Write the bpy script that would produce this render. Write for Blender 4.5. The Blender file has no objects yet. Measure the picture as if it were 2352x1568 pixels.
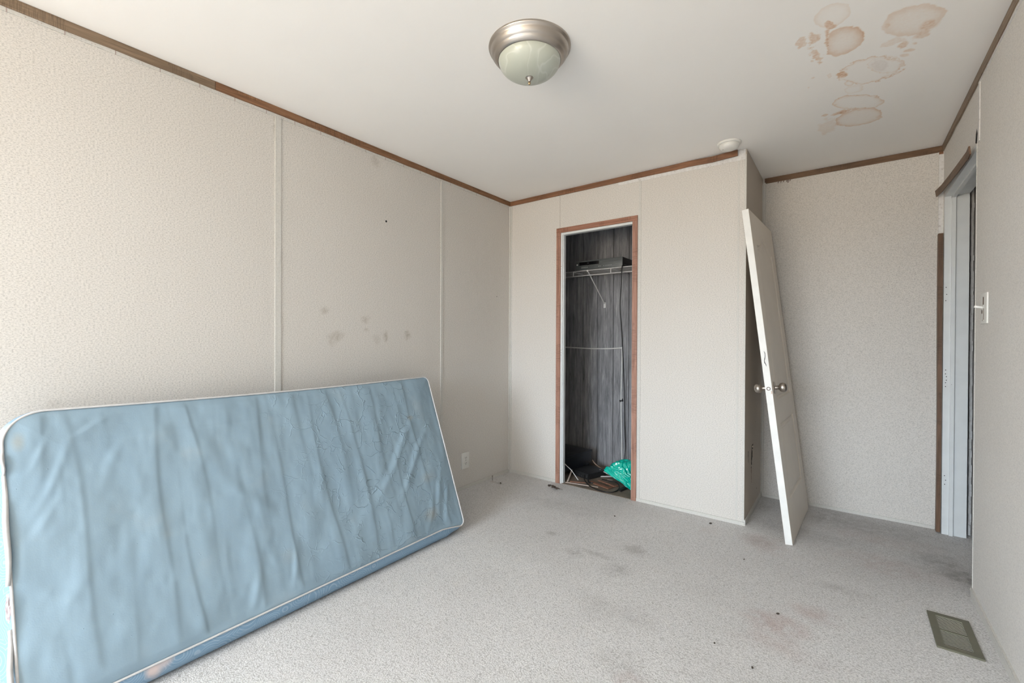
import bpy, bmesh, math, random
import numpy as np
from mathutils import Vector, Matrix, Quaternion
random.seed(4)
SC = bpy.context.scene
COL = SC.collection
PI = math.pi

# ------------------------------------------------------------------ camera, sky, light, exposure
cam_data = bpy.data.cameras.new('camera')
cam_data.sensor_width = 36.0
cam_data.lens = 1020.505 / 2352 * 36.0
cam_data.clip_start = 0.02
cam = bpy.data.objects.new('camera', cam_data)
COL.objects.link(cam)
_r = Vector((0.7980443139, 0.6025845293, 0.0041422109))
_u = Vector((-0.0070555820, 0.0024703122, 0.9999720578))
_f = Vector((-0.6025574593, 0.7980512405, -0.0062230032))
M = Matrix((_r, _u, -_f)).transposed().to_4x4()
M.translation = Vector((2.35547, -3.08557, 1.16131))
cam.matrix_world = M
SC.camera = cam

SKY = 30.5
world = bpy.data.worlds.new('overcast_sky')
SC.world = world
world.use_nodes = True
wn = world.node_tree
wn.nodes.clear()
tc = wn.nodes.new('ShaderNodeTexCoord')
sx = wn.nodes.new('ShaderNodeSeparateXYZ')
mr = wn.nodes.new('ShaderNodeMapRange')
mr.inputs['From Min'].default_value = -1; mr.inputs['From Max'].default_value = 1
rp = wn.nodes.new('ShaderNodeValToRGB')
e = rp.color_ramp.elements
e[0].position = 0.0; e[0].color = (0.84, 0.74, 0.59, 1)
e[1].position = 1.0; e[1].color = (0.68, 0.84, 1.0, 1)
for p_, c_ in ((0.42, (0.44, 0.375, 0.295, 1)), (0.495, (0.36, 0.32, 0.26, 1)), (0.52, (0.74, 0.84, 0.95, 1)), (0.62, (0.74, 0.87, 1.0, 1))):
    k = e.new(p_); k.color = c_
bg = wn.nodes.new('ShaderNodeBackground'); bg.inputs['Strength'].default_value = SKY
wo = wn.nodes.new('ShaderNodeOutputWorld')
wn.links.new(tc.outputs['Generated'], sx.inputs[0]); wn.links.new(sx.outputs['Z'], mr.inputs['Value'])
wn.links.new(mr.outputs[0], rp.inputs[0]); wn.links.new(rp.outputs[0], bg.inputs['Color']); wn.links.new(bg.outputs[0], wo.inputs[0])

def portal(x0, x1, z0, z1, y):
    l = bpy.data.lights.new('window_portal', 'AREA'); l.shape = 'RECTANGLE'
    l.size = x1-x0; l.size_y = z1-z0; l.cycles.is_portal = True
    o = bpy.data.objects.new('window_portal', l); COL.objects.link(o)
    o.location = ((x0+x1)/2, y, (z0+z1)/2)
    o.rotation_euler = (PI/2, 0, 0)      # -Z of the lamp looks along +Y, into the room
    return o
WX0, WX1, WZ0, WZ1, YR = 0.12, 1.95, 0.50, 2.20, -6.3
portal(WX0, WX1, WZ0, WZ1, YR-0.13)
LY0, LY1, LZ0, LZ1 = -6.15, -5.25, 0.62, 2.05      # unseen window added in the left wall to light the right side
_p = portal(0, LY1-LY0, LZ0, LZ1, 0)
_p.location = (-0.11, (LY0+LY1)/2, (LZ0+LZ1)/2)
_p.rotation_euler = (PI/2, 0, -PI/2)
SC.view_settings.view_transform = 'Standard'
SC.view_settings.look = 'None'
SC.view_settings.gamma = 1.0
SC.view_settings.use_curve_mapping = False
SC.view_settings.exposure = 0.0

# ------------------------------------------------------------------ helpers
def tag(o, label=None, cat=None, group=None, kind=None):
    if label: o['label'] = label
    if cat: o['category'] = cat
    if group: o['group'] = group
    if kind: o['kind'] = kind
    return o

def empty(name, loc, label, cat, group=None, rot=None):
    o = bpy.data.objects.new(name, None); COL.objects.link(o)
    o.empty_display_size = 0.05
    o.location = loc
    if rot: o.rotation_euler = rot
    return tag(o, label, cat, group)

class MB:
    """collects shapes into one mesh"""
    def __init__(s): s.v = []; s.f = []
    def add(s, vs, fs):
        n = len(s.v); s.v += [tuple(v) for v in vs]; s.f += [tuple(i+n for i in f) for f in fs]; return s
    def box(s, x0, x1, y0, y1, z0, z1, T=None):
        vs = [Vector((x, y, z)) for z in (z0, z1) for y in (y0, y1) for x in (x0, x1)]
        if T: vs = [T @ v for v in vs]
        return s.add(vs, [(0,2,3,1), (4,5,7,6), (0,1,5,4), (2,6,7,3), (0,4,6,2), (1,3,7,5)])
    def rbox(s, x0, x1, y0, y1, z0, z1, b=0.002, T=None):
        bm = bmesh.new(); bmesh.ops.create_cube(bm, size=1)
        for v in bm.verts:
            v.co = Vector(((x0+x1)/2+v.co.x*(x1-x0), (y0+y1)/2+v.co.y*(y1-y0), (z0+z1)/2+v.co.z*(z1-z0)))
        bmesh.ops.bevel(bm, geom=bm.edges[:], offset=b, segments=2, affect='EDGES', profile=0.6)
        bm.verts.index_update()
        vs = [(T @ v.co) if T else v.co.copy() for v in bm.verts]
        s.add(vs, [tuple(v.index for v in f.verts) for f in bm.faces]); bm.free(); return s
    def prism(s, poly, h, fn):
        """poly: 2D outline; fn(a,b,c)->point; from c=0 to c=h"""
        n = len(poly)
        vs = [fn(a, b, 0) for a, b in poly]+[fn(a, b, h) for a, b in poly]
        fs = [tuple(range(n))[::-1], tuple(range(n, 2*n))]+[(i, (i+1) % n, (i+1) % n+n, i+n) for i in range(n)]
        return s.add(vs, fs)
    def tube(s, pts, r, n=8, closed=False, cap=True):
        P = [Vector(p) for p in pts]; m = len(P)
        rr = r if hasattr(r, '__len__') else [r]*m
        vs = []; prev = None
        for i in range(m):
            if closed: t = (P[(i+1) % m]-P[i-1])
            else: t = P[min(i+1, m-1)]-P[max(i-1, 0)]
            t.normalize()
            if prev is None:
                a = Vector((0, 0, 1)) if abs(t.z) < 0.9 else Vector((1, 0, 0))
                u = t.cross(a).normalized()
            else:
                u = (prev-t*prev.dot(t)).normalized()
            prev = u; w = t.cross(u)
            for k in range(n):
                an = 2*PI*k/n
                vs.append(P[i]+(u*math.cos(an)+w*math.sin(an))*rr[i])
        fs = []
        for i in range(m if closed else m-1):
            j = (i+1) % m
            for k in range(n):
                fs.append((i*n+k, i*n+(k+1) % n, j*n+(k+1) % n, j*n+k))
        if not closed and cap:
            fs.append(tuple(range(n))[::-1]); fs.append(tuple((m-1)*n+k for k in range(n)))
        return s.add(vs, fs)
    def lathe(s, prof, n=48, T=None):
        """prof list of (r, z)"""
        vs = []
        for r, z in prof:
            for k in range(n):
                a = 2*PI*k/n; v = Vector((r*math.cos(a), r*math.sin(a), z))
                vs.append(T @ v if T else v)
        fs = []
        for i in range(len(prof)-1):
            for k in range(n):
                fs.append((i*n+k, i*n+(k+1) % n, (i+1)*n+(k+1) % n, (i+1)*n+k))
        if prof[0][0] > 1e-4: fs.append(tuple(range(n))[::-1])
        if prof[-1][0] > 1e-4: fs.append(tuple((len(prof)-1)*n+k for k in range(n)))
        return s.add(vs, fs)
    def build(s, name, mat, parent=None, smooth=False, auto=None):
        me = bpy.data.meshes.new(name)
        me.from_pydata(s.v, [], s.f)
        bm = bmesh.new(); bm.from_mesh(me)
        bmesh.ops.remove_doubles(bm, verts=bm.verts, dist=1e-6)
        bmesh.ops.recalc_face_normals(bm, faces=bm.faces)
        if smooth:
            for f in bm.faces: f.smooth = True
            if auto:
                for ed in bm.edges:
                    if len(ed.link_faces) == 2 and ed.calc_face_angle(0) > math.radians(auto): ed.smooth = False
        bm.to_mesh(me); bm.free(); me.update()
        if mat: me.materials.append(mat)
        o = bpy.data.objects.new(name, me); COL.objects.link(o)
        if parent: o.parent = parent
        return o

def struct(mb, name, mat, parent=None, **k):
    o = mb.build(name, mat, parent, **k)
    o['kind'] = 'structure'
    return o

def vnoise(x, y, seed=0):
    x = np.asarray(x, float); y = np.asarray(y, float)
    xi = np.floor(x).astype(np.int64); yi = np.floor(y).astype(np.int64)
    fx = x-xi; fy = y-yi; fx = fx*fx*(3-2*fx); fy = fy*fy*(3-2*fy)
    def h(a, b):
        n = (a*374761393+b*668265263+seed*1442695041) & 0x7fffffff
        n = ((n ^ (n >> 13))*1274126177) & 0x7fffffff
        n = n ^ (n >> 16)
        return (n & 0xffff)/65535.0
    return (h(xi, yi)*(1-fx)+h(xi+1, yi)*fx)*(1-fy)+(h(xi, yi+1)*(1-fx)+h(xi+1, yi+1)*fx)*fy
def fbm(x, y, seed=0, o=4):
    s = 0; a = 0.5; t = 0
    for i in range(o):
        s = s+a*vnoise(x*2**i, y*2**i, seed+i*7); t += a; a *= 0.5
    return s/t          # 0..1

def grid(name, org, du, dv, nu, nv, mat, fn=None, kind='structure', flip=False):
    """flat grid surface; fn(P array) -> (R,G) written to colour attribute 'stain'"""
    a = np.linspace(0, 1, nu+1); b = np.linspace(0, 1, nv+1)
    A, B = np.meshgrid(a, b)
    P = np.array(org)[None, None]+A[..., None]*np.array(du)+B[..., None]*np.array(dv)
    P = P.reshape(-1, 3)
    i = np.arange(nu)[None]+np.arange(nv)[:, None]*(nu+1)
    F = np.stack([i, i+1, i+nu+2, i+nu+1], -1).reshape(-1, 4)
    if flip: F = F[:, ::-1]
    me = bpy.data.meshes.new(name)
    me.from_pydata(P.tolist(), [], F.tolist())
    if fn:
        r, g = fn(P)
        at = me.color_attributes.new('stain', 'FLOAT_COLOR', 'POINT')
        c = np.zeros((len(P), 4), np.float32); c[:, 0] = r; c[:, 1] = g; c[:, 3] = 1
        at.data.foreach_set('color', c.ravel())
    me.materials.append(mat); me.update()
    o = bpy.data.objects.new(name, me); COL.objects.link(o)
    if kind: o['kind'] = kind
    return o

# ------------------------------------------------------------------ materials
class NT:
    def __init__(s, name):
        s.m = bpy.data.materials.new(name); s.m.use_nodes = True
        s.t = s.m.node_tree; s.b = s.t.nodes['Principled BSDF']
    def n(s, ty, **k):
        x = s.t.nodes.new(ty)
        for a, b in k.items():
            if hasattr(x, a): setattr(x, a, b)
            else: x.inputs[a].default_value = b
        return x
    def l(s, a, b): s.t.links.new(a, b); return b
    def coord(s, scale=(1, 1, 1), rot=(0, 0, 0), kind='Object'):
        t = s.n('ShaderNodeTexCoord'); m = s.n('ShaderNodeMapping')
        m.inputs['Scale'].default_value = scale; m.inputs['Rotation'].default_value = rot
        s.l(t.outputs[kind], m.inputs[0]); return m.outputs[0]
    def noise(s, co, scale, detail=3, rough=0.5, dist=0.0):
        x = s.n('ShaderNodeTexNoise'); x.inputs['Scale'].default_value = scale
        x.inputs['Detail'].default_value = detail; x.inputs['Roughness'].default_value = rough
        x.inputs['Distortion'].default_value = dist
        s.l(co, x.inputs['Vector']); return x.outputs['Fac']
    def ramp(s, fac, stops):
        x = s.n('ShaderNodeValToRGB'); el = x.color_ramp.elements
        while len(el) < len(stops): el.new(0.5)
        for q, (p, c) in zip(el, stops):
            q.position = p; q.color = (*c, 1) if len(c) == 3 else c
        s.l(fac, x.inputs[0]); return x.outputs[0]
    def mix(s, fac, a, b, mode='MIX'):
        x = s.n('ShaderNodeMix'); x.data_type = 'RGBA'; x.blend_type = mode
        for v, i in ((fac, 0), (a, 6), (b, 7)):
            if hasattr(v, 'links'): s.l(v, x.inputs[i])
            else: x.inputs[i].default_value = v if i == 0 else (*v, 1)
        return x.outputs[2]
    def math(s, op, a, b=0.0, clamp=False):
        x = s.n('ShaderNodeMath'); x.operation = op; x.use_clamp = clamp
        for v, i in ((a, 0), (b, 1)):
            if hasattr(v, 'links'): s.l(v, x.inputs[i])
            else: x.inputs[i].default_value = v
        return x.outputs[0]
    def bump(s, h, strength=0.3, dist=0.002, chain=None):
        x = s.n('ShaderNodeBump'); x.inputs['Strength'].default_value = strength
        x.inputs['Distance'].default_value = dist
        s.l(h, x.inputs['Height'])
        if chain: s.l(chain, x.inputs['Normal'])
        s.l(x.outputs[0], s.b.inputs['Normal']); return x.outputs[0]
    def set(s, color=None, rough=0.5, metal=0.0, spec=0.5):
        if color is not None:
            if hasattr(color, 'links'): s.l(color, s.b.inputs['Base Color'])
            else: s.b.inputs['Base Color'].default_value = (*color, 1)
        s.b.inputs['Roughness'].default_value = rough; s.b.inputs['Metallic'].default_value = metal
        s.b.inputs['Specular IOR Level'].default_value = spec
        return s.m
    def stain(s, ch):
        a = s.n('ShaderNodeAttribute'); a.attribute_name = 'stain'
        x = s.n('ShaderNodeSeparateColor'); s.l(a.outputs['Color'], x.inputs[0]); return x.outputs[ch]

def plain(name, color, rough=0.5, metal=0.0, spec=0.5, var=0.06, scale=30):
    t = NT(name); co = t.coord()
    f = t.noise(co, scale, 3)
    c0 = tuple(max(0, c*(1-var)) for c in color); c1 = tuple(min(1, c*(1+var)) for c in color)
    return t.set(t.ramp(f, [(0.3, c0), (0.7, c1)]), rough, metal, spec)

def wall_vinyl(name, base=(0.665, 0.63, 0.585), contrast=1.0, stained=False):
    t = NT(name)
    fib = t.noise(t.coord((1, 1, 1.7)), 150, 2, 0.55)
    fine = t.noise(t.coord((1, 1, 1.2)), 380, 2, 0.6)
    f = t.math('ADD', t.math('MULTIPLY', fib, 0.6), t.math('MULTIPLY', fine, 0.4))
    k = 0.31*contrast
    c = t.ramp(f, [(0.36, tuple(b*(1-k) for b in base)), (0.49, tuple(b*(1-k*0.12) for b in base)), (0.62, tuple(min(1, b*(1+k*0.28)) for b in base))])
    big = t.noise(t.coord(), 1.7, 3)
    c = t.mix(t.math('MULTIPLY', t.ramp(big, [(0.4, (0, 0, 0)), (0.75, (1, 1, 1))]), 0.10), c, (0.50, 0.46, 0.40))
    if stained:
        c = t.mix(t.stain(0), c, (0.24, 0.19, 0.13))
        c = t.mix(t.stain(1), c, (0.02, 0.015, 0.01))
    t.bump(f, 0.12, 0.0005)
    return t.set(c, 0.62, 0, 0.3)

def wood(name, dark, light, axis='y', rough=0.5, scale=1.0):
    t = NT(name)
    sc = {'x': (1.5, 26, 26), 'y': (26, 1.5, 26), 'z': (26, 26, 1.5)}[axis]
    g = t.noise(t.coord(tuple(q*scale for q in sc)), 3.0, 5, 0.65, 0.6)
    cross = t.noise(t.coord(tuple({True: 190, False: 9}[q < 2]*scale for q in sc), (0.3, 0.3, 0.3)), 2.0, 2)
    big = t.noise(t.coord(), 5.0, 2)
    c = t.ramp(g, [(0.3, dark), (0.68, light)])
    c = t.mix(t.math('MULTIPLY', t.math('GREATER_THAN', big, 0.54), t.math('MULTIPLY', t.math('GREATER_THAN', cross, 0.53), 0.45)), c, tuple(q*0.55 for q in dark))
    t.bump(g, 0.15, 0.0008)
    return t.set(c, rough, 0, 0.4)

m_wall = wall_vinyl('wall_vinyl')
m_wall_st = wall_vinyl('wall_vinyl_smudged', stained=True)
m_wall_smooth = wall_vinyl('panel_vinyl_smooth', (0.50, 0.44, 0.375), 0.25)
m_batten = wall_vinyl('batten_vinyl', (0.62, 0.60, 0.56), 0.5)
m_right = wall_vinyl('right_wall_vinyl', (0.74, 0.71, 0.67), 0.6)

t = NT('ceiling_paint')
ob = t.coord()
n1 = t.noise(ob, 95, 3, 0.6)
base = t.ramp(t.noise(ob, 2.0, 2), [(0.3, (0.925, 0.895, 0.855)), (0.7, (0.94, 0.912, 0.872))])
s0 = t.stain(0)
c = t.mix(t.math('MULTIPLY', s0, 1.25, True), base, t.ramp(s0, [(0.0, (0.78, 0.56, 0.36)), (0.5, (0.66, 0.38, 0.19)), (1.0, (0.42, 0.19, 0.07))]))
c = t.mix(t.stain(1), c, (0.52, 0.40, 0.35))
t.bump(n1, 0.16, 0.0015)
m_ceil = t.set(c, 0.8, 0, 0.2)

t = NT('carpet_pile')
ob = t.coord()
vo = t.n('ShaderNodeTexVoronoi'); vo.inputs['Scale'].default_value = 190; t.l(ob, vo.inputs['Vector'])
wv = t.noise(t.coord((1, 1, 1)), 130, 4, 0.65, 1.2)
fz = t.noise(ob, 420, 2, 0.6)
h = t.math('ADD', t.math('MULTIPLY', wv, 0.9), t.math('MULTIPLY', vo.outputs['Distance'], -0.55))
c = t.ramp(t.math('ADD', t.math('MULTIPLY', h, 0.85), t.math('MULTIPLY', fz, 0.3)), [(0.02, (0.46, 0.447, 0.435)), (0.30, (0.67, 0.655, 0.645)), (0.58, (0.85, 0.835, 0.825))])
big = t.noise(ob, 1.3, 4, 0.6)
c = t.mix(t.math('MULTIPLY', t.ramp(big, [(0.42, (0, 0, 0)), (0.7, (1, 1, 1))]), 0.16), c, (0.33, 0.30, 0.28))
c = t.mix(t.stain(0), c, (0.13, 0.115, 0.10))
c = t.mix(t.stain(1), c, (0.42, 0.27, 0.24))
t.bump(t.math('ADD', h, t.math('MULTIPLY', fz, 0.3)), 0.6, 0.004)
m_carpet = t.set(c, 0.95, 0, 0.1)

m_trim_r = wood('trim_brown_wood', (0.135, 0.062, 0.028), (0.31, 0.16, 0.08), 'y')
m_trim_x = wood('trim_brown_wood_back', (0.125, 0.055, 0.026), (0.28, 0.135, 0.07), 'x')
m_trim_g = wood('trim_faded_wood', (0.15, 0.10, 0.06), (0.29, 0.205, 0.135), 'y')
m_trim_z = wood('casing_red_brown_wood', (0.25, 0.12, 0.08), (0.46, 0.25, 0.18), 'z')
m_casing_x = wood('casing_red_brown_head', (0.22, 0.095, 0.055), (0.41, 0.20, 0.135), 'x')
m_dkstrip = wood('loose_strip_wood', (0.085, 0.045, 0.024), (0.20, 0.115, 0.068), 'y')
m_dkstrip_z = wood('edge_strip_wood', (0.085, 0.045, 0.024), (0.20, 0.115, 0.068), 'z')
t = NT('torn_paper_edge')
n = t.noise(t.coord((1, 1, 1)), 60, 4, 0.7)
m_paper = t.set(t.ramp(n, [(0.27, (0.36, 0.32, 0.29)), (0.38, (0.66, 0.64, 0.62)), (0.7, (0.78, 0.77, 0.75))]), 0.8)
m_white = plain('white_painted_wood', (0.70, 0.72, 0.72), 0.38, var=0.03, scale=12)
m_door = plain('door_white_paint', (0.80, 0.73, 0.64), 0.45, var=0.03, scale=6)
m_door_edge = plain('door_edge_paint', (0.80, 0.79, 0.76), 0.5, var=0.04, scale=14)
m_plastic = plain('white_plastic', (0.76, 0.75, 0.71), 0.35, var=0.02)
m_dark = plain('dark_gap', (0.012, 0.011, 0.010), 0.9)
m_black = plain('black_lacquer', (0.012, 0.014, 0.018), 0.28, var=0.2)
m_blackp = plain('black_plastic', (0.018, 0.018, 0.019), 0.42, var=0.2)
m_vcr = plain('charcoal_plastic', (0.075, 0.082, 0.080), 0.38, var=0.08)
m_vcr_win = plain('gloss_black_plastic', (0.006, 0.006, 0.007), 0.12)
m_grey_print = plain('pale_grey_print', (0.55, 0.55, 0.55), 0.5)
m_worn_print = plain('worn_grey_print', (0.22, 0.22, 0.22), 0.5)
m_wire = plain('white_coated_wire', (0.72, 0.70, 0.69), 0.4)
m_cordw = plain('white_cord', (0.75, 0.74, 0.72), 0.45)
m_cordb = plain('black_cord', (0.01, 0.01, 0.01), 0.4)
m_copper = plain('tan_cord', (0.52, 0.36, 0.27), 0.4)
m_scrap = wood('brown_scrap', (0.18, 0.075, 0.04), (0.42, 0.21, 0.14), 'x')
m_scrapp = plain('pale_scrap', (0.62, 0.52, 0.45), 0.6)
m_vent = plain('olive_brown_metal', (0.135, 0.128, 0.088), 0.5, 0.0, var=0.06)
m_vent_l = plain('worn_vent_louver', (0.30, 0.285, 0.225), 0.42, 0.2, var=0.1)
m_sub = plain('closet_subfloor', (0.20, 0.16, 0.125), 0.85, var=0.25, scale=9)
m_rust = plain('rust_brown', (0.10, 0.055, 0.035), 0.8)
m_screw = plain('dull_steel', (0.22, 0.20, 0.17), 0.4, 0.8)
m_debris = plain('dark_crumb', (0.05, 0.035, 0.025), 0.9, var=0.3, scale=200)
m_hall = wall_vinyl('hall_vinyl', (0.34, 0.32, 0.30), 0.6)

t = NT('brushed_nickel')
n = t.noise(t.coord((1, 1, 60)), 8, 3)
t.bump(n, 0.04, 0.0005)
m_nickel = t.set((0.44, 0.40, 0.36), 0.30, 1.0)
m_nickel.node_tree.nodes['Principled BSDF'].inputs['Anisotropic'].default_value = 0.4
m_brass = plain('dull_brass', (0.42, 0.31, 0.19), 0.3, 1.0)

t = NT('alabaster_glass')
n = t.noise(t.coord((1, 1, 1.8)), 5.0, 1.5, 0.4, 1.6)
c = t.ramp(n, [(0.30, (0.44, 0.46, 0.385)), (0.485, (0.49, 0.51, 0.44)), (0.505, (0.57, 0.585, 0.52)), (0.53, (0.475, 0.495, 0.42)), (0.8, (0.52, 0.535, 0.46))])
m_glass = t.set(c, 0.30, 0, 0.5)
m_glass.node_tree.nodes['Principled BSDF'].inputs['Coat Weight'].default_value = 0.25

t = NT('dark_wood_paneling')
g = t.noise(t.coord((22, 22, 1.9)), 2.2, 7, 0.72, 0.35)
g2 = t.noise(t.coord((9, 9, 0.5)), 1.5, 3, 0.6)
f = t.math('ADD', t.math('MULTIPLY', g, 0.65), t.math('MULTIPLY', g2, 0.35))
c = t.ramp(f, [(0.33, (0.10, 0.10, 0.105)), (0.50, (0.25, 0.245, 0.255)), (0.60, (0.38, 0.37, 0.375)), (0.70, (0.58, 0.56, 0.555))])
t.bump(g, 0.2, 0.001)
m_panel = t.set(c, 0.55, 0, 0.4)

# mattress fabric: slate blue cover with peeling crackle ridges on the right half
t = NT('blue_mattress_cover')
ob = t.coord()
warp = t.n('ShaderNodeTexNoise'); warp.inputs['Scale'].default_value = 7; warp.inputs['Detail'].default_value = 3
t.l(ob, warp.inputs['Vector'])
wa = t.n('ShaderNodeVectorMath'); wa.operation = 'SCALE'; wa.inputs['Scale'].default_value = 0.16
t.l(warp.outputs['Color'], wa.inputs[0])
wb = t.n('ShaderNodeVectorMath'); wb.operation = 'ADD'; t.l(ob, wb.inputs[0]); t.l(wa.outputs[0], wb.inputs[1])
def crackle(scale, width, thr, nscale):
    v = t.n('ShaderNodeTexVoronoi'); v.feature = 'DISTANCE_TO_EDGE'; v.inputs['Scale'].default_value = scale
    t.l(wb.outputs[0], v.inputs['Vector'])
    line = t.math('SUBTRACT', 1.0, t.math('DIVIDE', v.outputs['Distance'], width), True)
    ms = t.noise(ob, nscale, 3, 0.6)
    ms = t.math('MULTIPLY', t.math('SUBTRACT', ms, thr), 9.0, True)
    return t.math('MULTIPLY', line, ms)
cr1 = crackle(10.0, 0.028, 0.47, 11.0)
cr2 = crackle(24.0, 0.05, 0.52, 15.0)
st = t.stain(0)
cr = t.math('MULTIPLY', t.math('ADD', cr1, t.math('MULTIPLY', cr2, 0.6)), st)
fine = t.noise(ob, 260, 2)
pil = t.n('ShaderNodeTexVoronoi'); pil.inputs['Scale'].default_value = 34; t.l(ob, pil.inputs['Vector'])
pl = t.math('SUBTRACT', 1.0, t.math('DIVIDE', pil.outputs['Distance'], 0.07), True)
pl = t.math('MULTIPLY', pl, t.math('GREATER_THAN', t.noise(ob, 21, 2), 0.56))
b1 = t.bump(cr, 0.75, 0.0038)
fold = t.noise(t.coord((3.5, 11, 3.5), (0.12, 0, 0)), 1.0, 1.6, 0.45, 0.25)
b1 = t.bump(fold, 0.45, 0.016, b1)
b2 = t.bump(t.math('ADD', t.math('MULTIPLY', pl, 0.9), t.math('MULTIPLY', fine, 0.12)), 0.7, 0.002, b1)
c = t.ramp(t.noise(ob, 3.0, 5, 0.6), [(0.25, (0.235, 0.33, 0.405)), (0.75, (0.28, 0.38, 0.45))])
c = t.mix(t.math('MULTIPLY', t.ramp(t.noise(ob, 6, 3), [(0.62, (0, 0, 0)), (0.8, (1, 1, 1))]), 0.3), c, (0.42, 0.46, 0.47))
c = t.mix(t.math('MULTIPLY', t.stain(1), 0.8), c, (0.33, 0.34, 0.31))
m_blue = t.set(c, 0.58, 0, 0.35)

t = NT('mattress_damask_side')
ob = t.coord()
v = t.n('ShaderNodeTexVoronoi'); v.inputs['Scale'].default_value = 12; t.l(ob, v.inputs['Vector'])
rings = t.math('SINE', t.math('MULTIPLY', v.outputs['Distance'], 70.0))
rings = t.math('MULTIPLY', t.math('SUBTRACT', rings, 0.55), 3.0, True)
c = t.mix(t.math('MULTIPLY', rings, 0.30), (0.20, 0.32, 0.44), (0.52, 0.60, 0.68))
c = t.mix(t.ramp(t.noise(ob, 4.5, 3), [(0.66, (0, 0, 0)), (0.74, (1, 1, 1))]), c, (0.62, 0.52, 0.50))
m_side = t.set(c, 0.6, 0, 0.4)
m_pipe = plain('white_piping', (0.60, 0.59, 0.585), 0.6, var=0.08, scale=40)
m_foam = plain('torn_foam', (0.40, 0.34, 0.34), 0.95, var=0.35, scale=60)

t = NT('green_plastic_film')
m_bag = t.set((0.0, 0.60, 0.46), 0.15, 0, 0.8)
bb = m_bag.node_tree.nodes['Principled BSDF']
bb.inputs['Transmission Weight'].default_value = 0.15
bb.inputs['Coat Weight'].default_value = 0.5

# ------------------------------------------------------------------ the shell
H = 2.35
XR = 2.816     # right wall
YA = 0.665     # back of the alcove and of the closet
XC = 1.848     # right side of the closet
JY0, JY1, JZ = -0.22, 0.60, 2.02      # bedroom doorway in the right wall
CX0, CX1, CZ = 0.478, 1.151, 2.048    # outside of the closet casing

def spots(P, ax, lst, seed=1, ns=9):
    """lst: (a, b, ra, rb, amp)"""
    a, b = P[:, ax[0]], P[:, ax[1]]
    n = fbm(a*ns, b*ns, seed)
    fine = fbm(a*ns*6, b*ns*6, seed+20)
    out = np.zeros(len(P))
    for ca, cb, ra, rb, am in lst:
        r = np.sqrt(((a-ca)/ra)**2+((b-cb)/rb)**2)+(n-0.5)*1.6
        out = np.maximum(out, am*np.clip(1.25-r, 0, 1)*np.clip(fine*2.2-0.35, 0, 1))
    return out

# floor
CS = [(1.26, -.90, .10, .03, .5), (1.18, -.96, .06, .05, .42), (.95, -.83, .045, .035, .42), (1.445, -.99, .07, .06, .3), (1.41, -.73, .10, .05, .3),
      (2.80, .06, .16, .17, .45), (2.84, -.02, .28, .07, .6), (1.95, -.17, .10, .08, .25), (1.73, -1.6, .12, .07, .22), (2.34, -.50, .12, .05, .25),
      (1.78, -1.9, .05, .04, .3), (.75, -.4, .3, .12, .13), (2.2, .1, .35, .12, .18), (2.45, .45, .5, .2, .30), (1.6, -1.3, .2, .08, .18), (.12, -.30, .05, .015, .4)]
CP = [(2.12, -.98, .13, .09, .42), (2.17, -1.14, .13, .09, .35), (2.24, -.82, .12, .07, .34), (1.95, -.2, .22, .12, .24), (2.55, -.1, .3, .12, .22), (1.80, -1.66, .07, .05, .4),
      (.06, -.30, .03, .02, .4), (2.5, .25, .3, .1, .18)]
def carpet_stain(P):
    return spots(P, (0, 1), CS, 3, 7), spots(P, (0, 1), CP, 8, 6)
grid('floor', (-0.0, YR, 0), (XR+0.10, 0, 0), (0, YA-YR, 0), 240, 560, m_carpet, carpet_stain)

# ceiling with the water stains: (centre xy, first half axis xy, second half axis xy)
ST = {'A': (2.302, -1.074, .053, .000, .005, .066), 'B': (2.332, -.874, .063, .004, .003, .097), 'C1': (2.243, -.952, .019, -.001, .0, .040),
 'C2': (2.204, -.965, .013, .005, -.002, .026), 'C3': (2.240, -.856, .022, -.009, .005, .055), 'D': (2.540, -.866, .089, .030, .006, .098),
 'E0': (2.582, -.737, .029, -.016, .007, .035), 'E1': (2.525, -.698, .020, -.005, .005, .028), 'E2': (2.562, -.691, .016, .004, .002, .014),
 'E3': (2.550, -.647, .023, .005, .003, .017), 'E4': (2.534, -.616, .021, .011, .002, .019), 'F': (2.427, -.563, .114, .009, .019, .115),
 'F2': (2.484, -.577, .056, .014, .012, .085), 'Fp': (2.462, -.584, .028, -.007, .007, .062), 'F3': (2.353, -.502, .018, .008, .001, .028),
 'G': (2.370, -.424, .035, .004, .002, .041), 'Fb': (2.326, -.604, .023, .002, .002, .032), 'H': (2.391, -.266, .100, .068, .002, .090),
 'I': (2.395, -.072, .098, .018, .006, .115), 'Ib': (2.327, -.191, .044, -.001, .005, .037), 'J': (2.260, -.054, .048, -.025, .003, .081),
 'K1': (2.247, -.213, .018, .0, .0, .015), 'K2': (2.221, -.652, .008, -.001, .0, .010), 'K3': (2.201, -.570, .005, -.003, .0, .009),
 'K4': (2.284, -.625, .010, -.003, .0, .025), 'A2': (2.291, -1.024, .016, .009, .001, .022), 'Dl': (2.467, -.893, .015, -.003, .005, .040),
 'Dr': (2.594, -.798, .038, -.016, .011, .048), 'M': (2.487, -.754, .029, -.003, .003, .022), 'Bl': (2.283, -.907, .009, .003, -.001, .090)}
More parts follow.
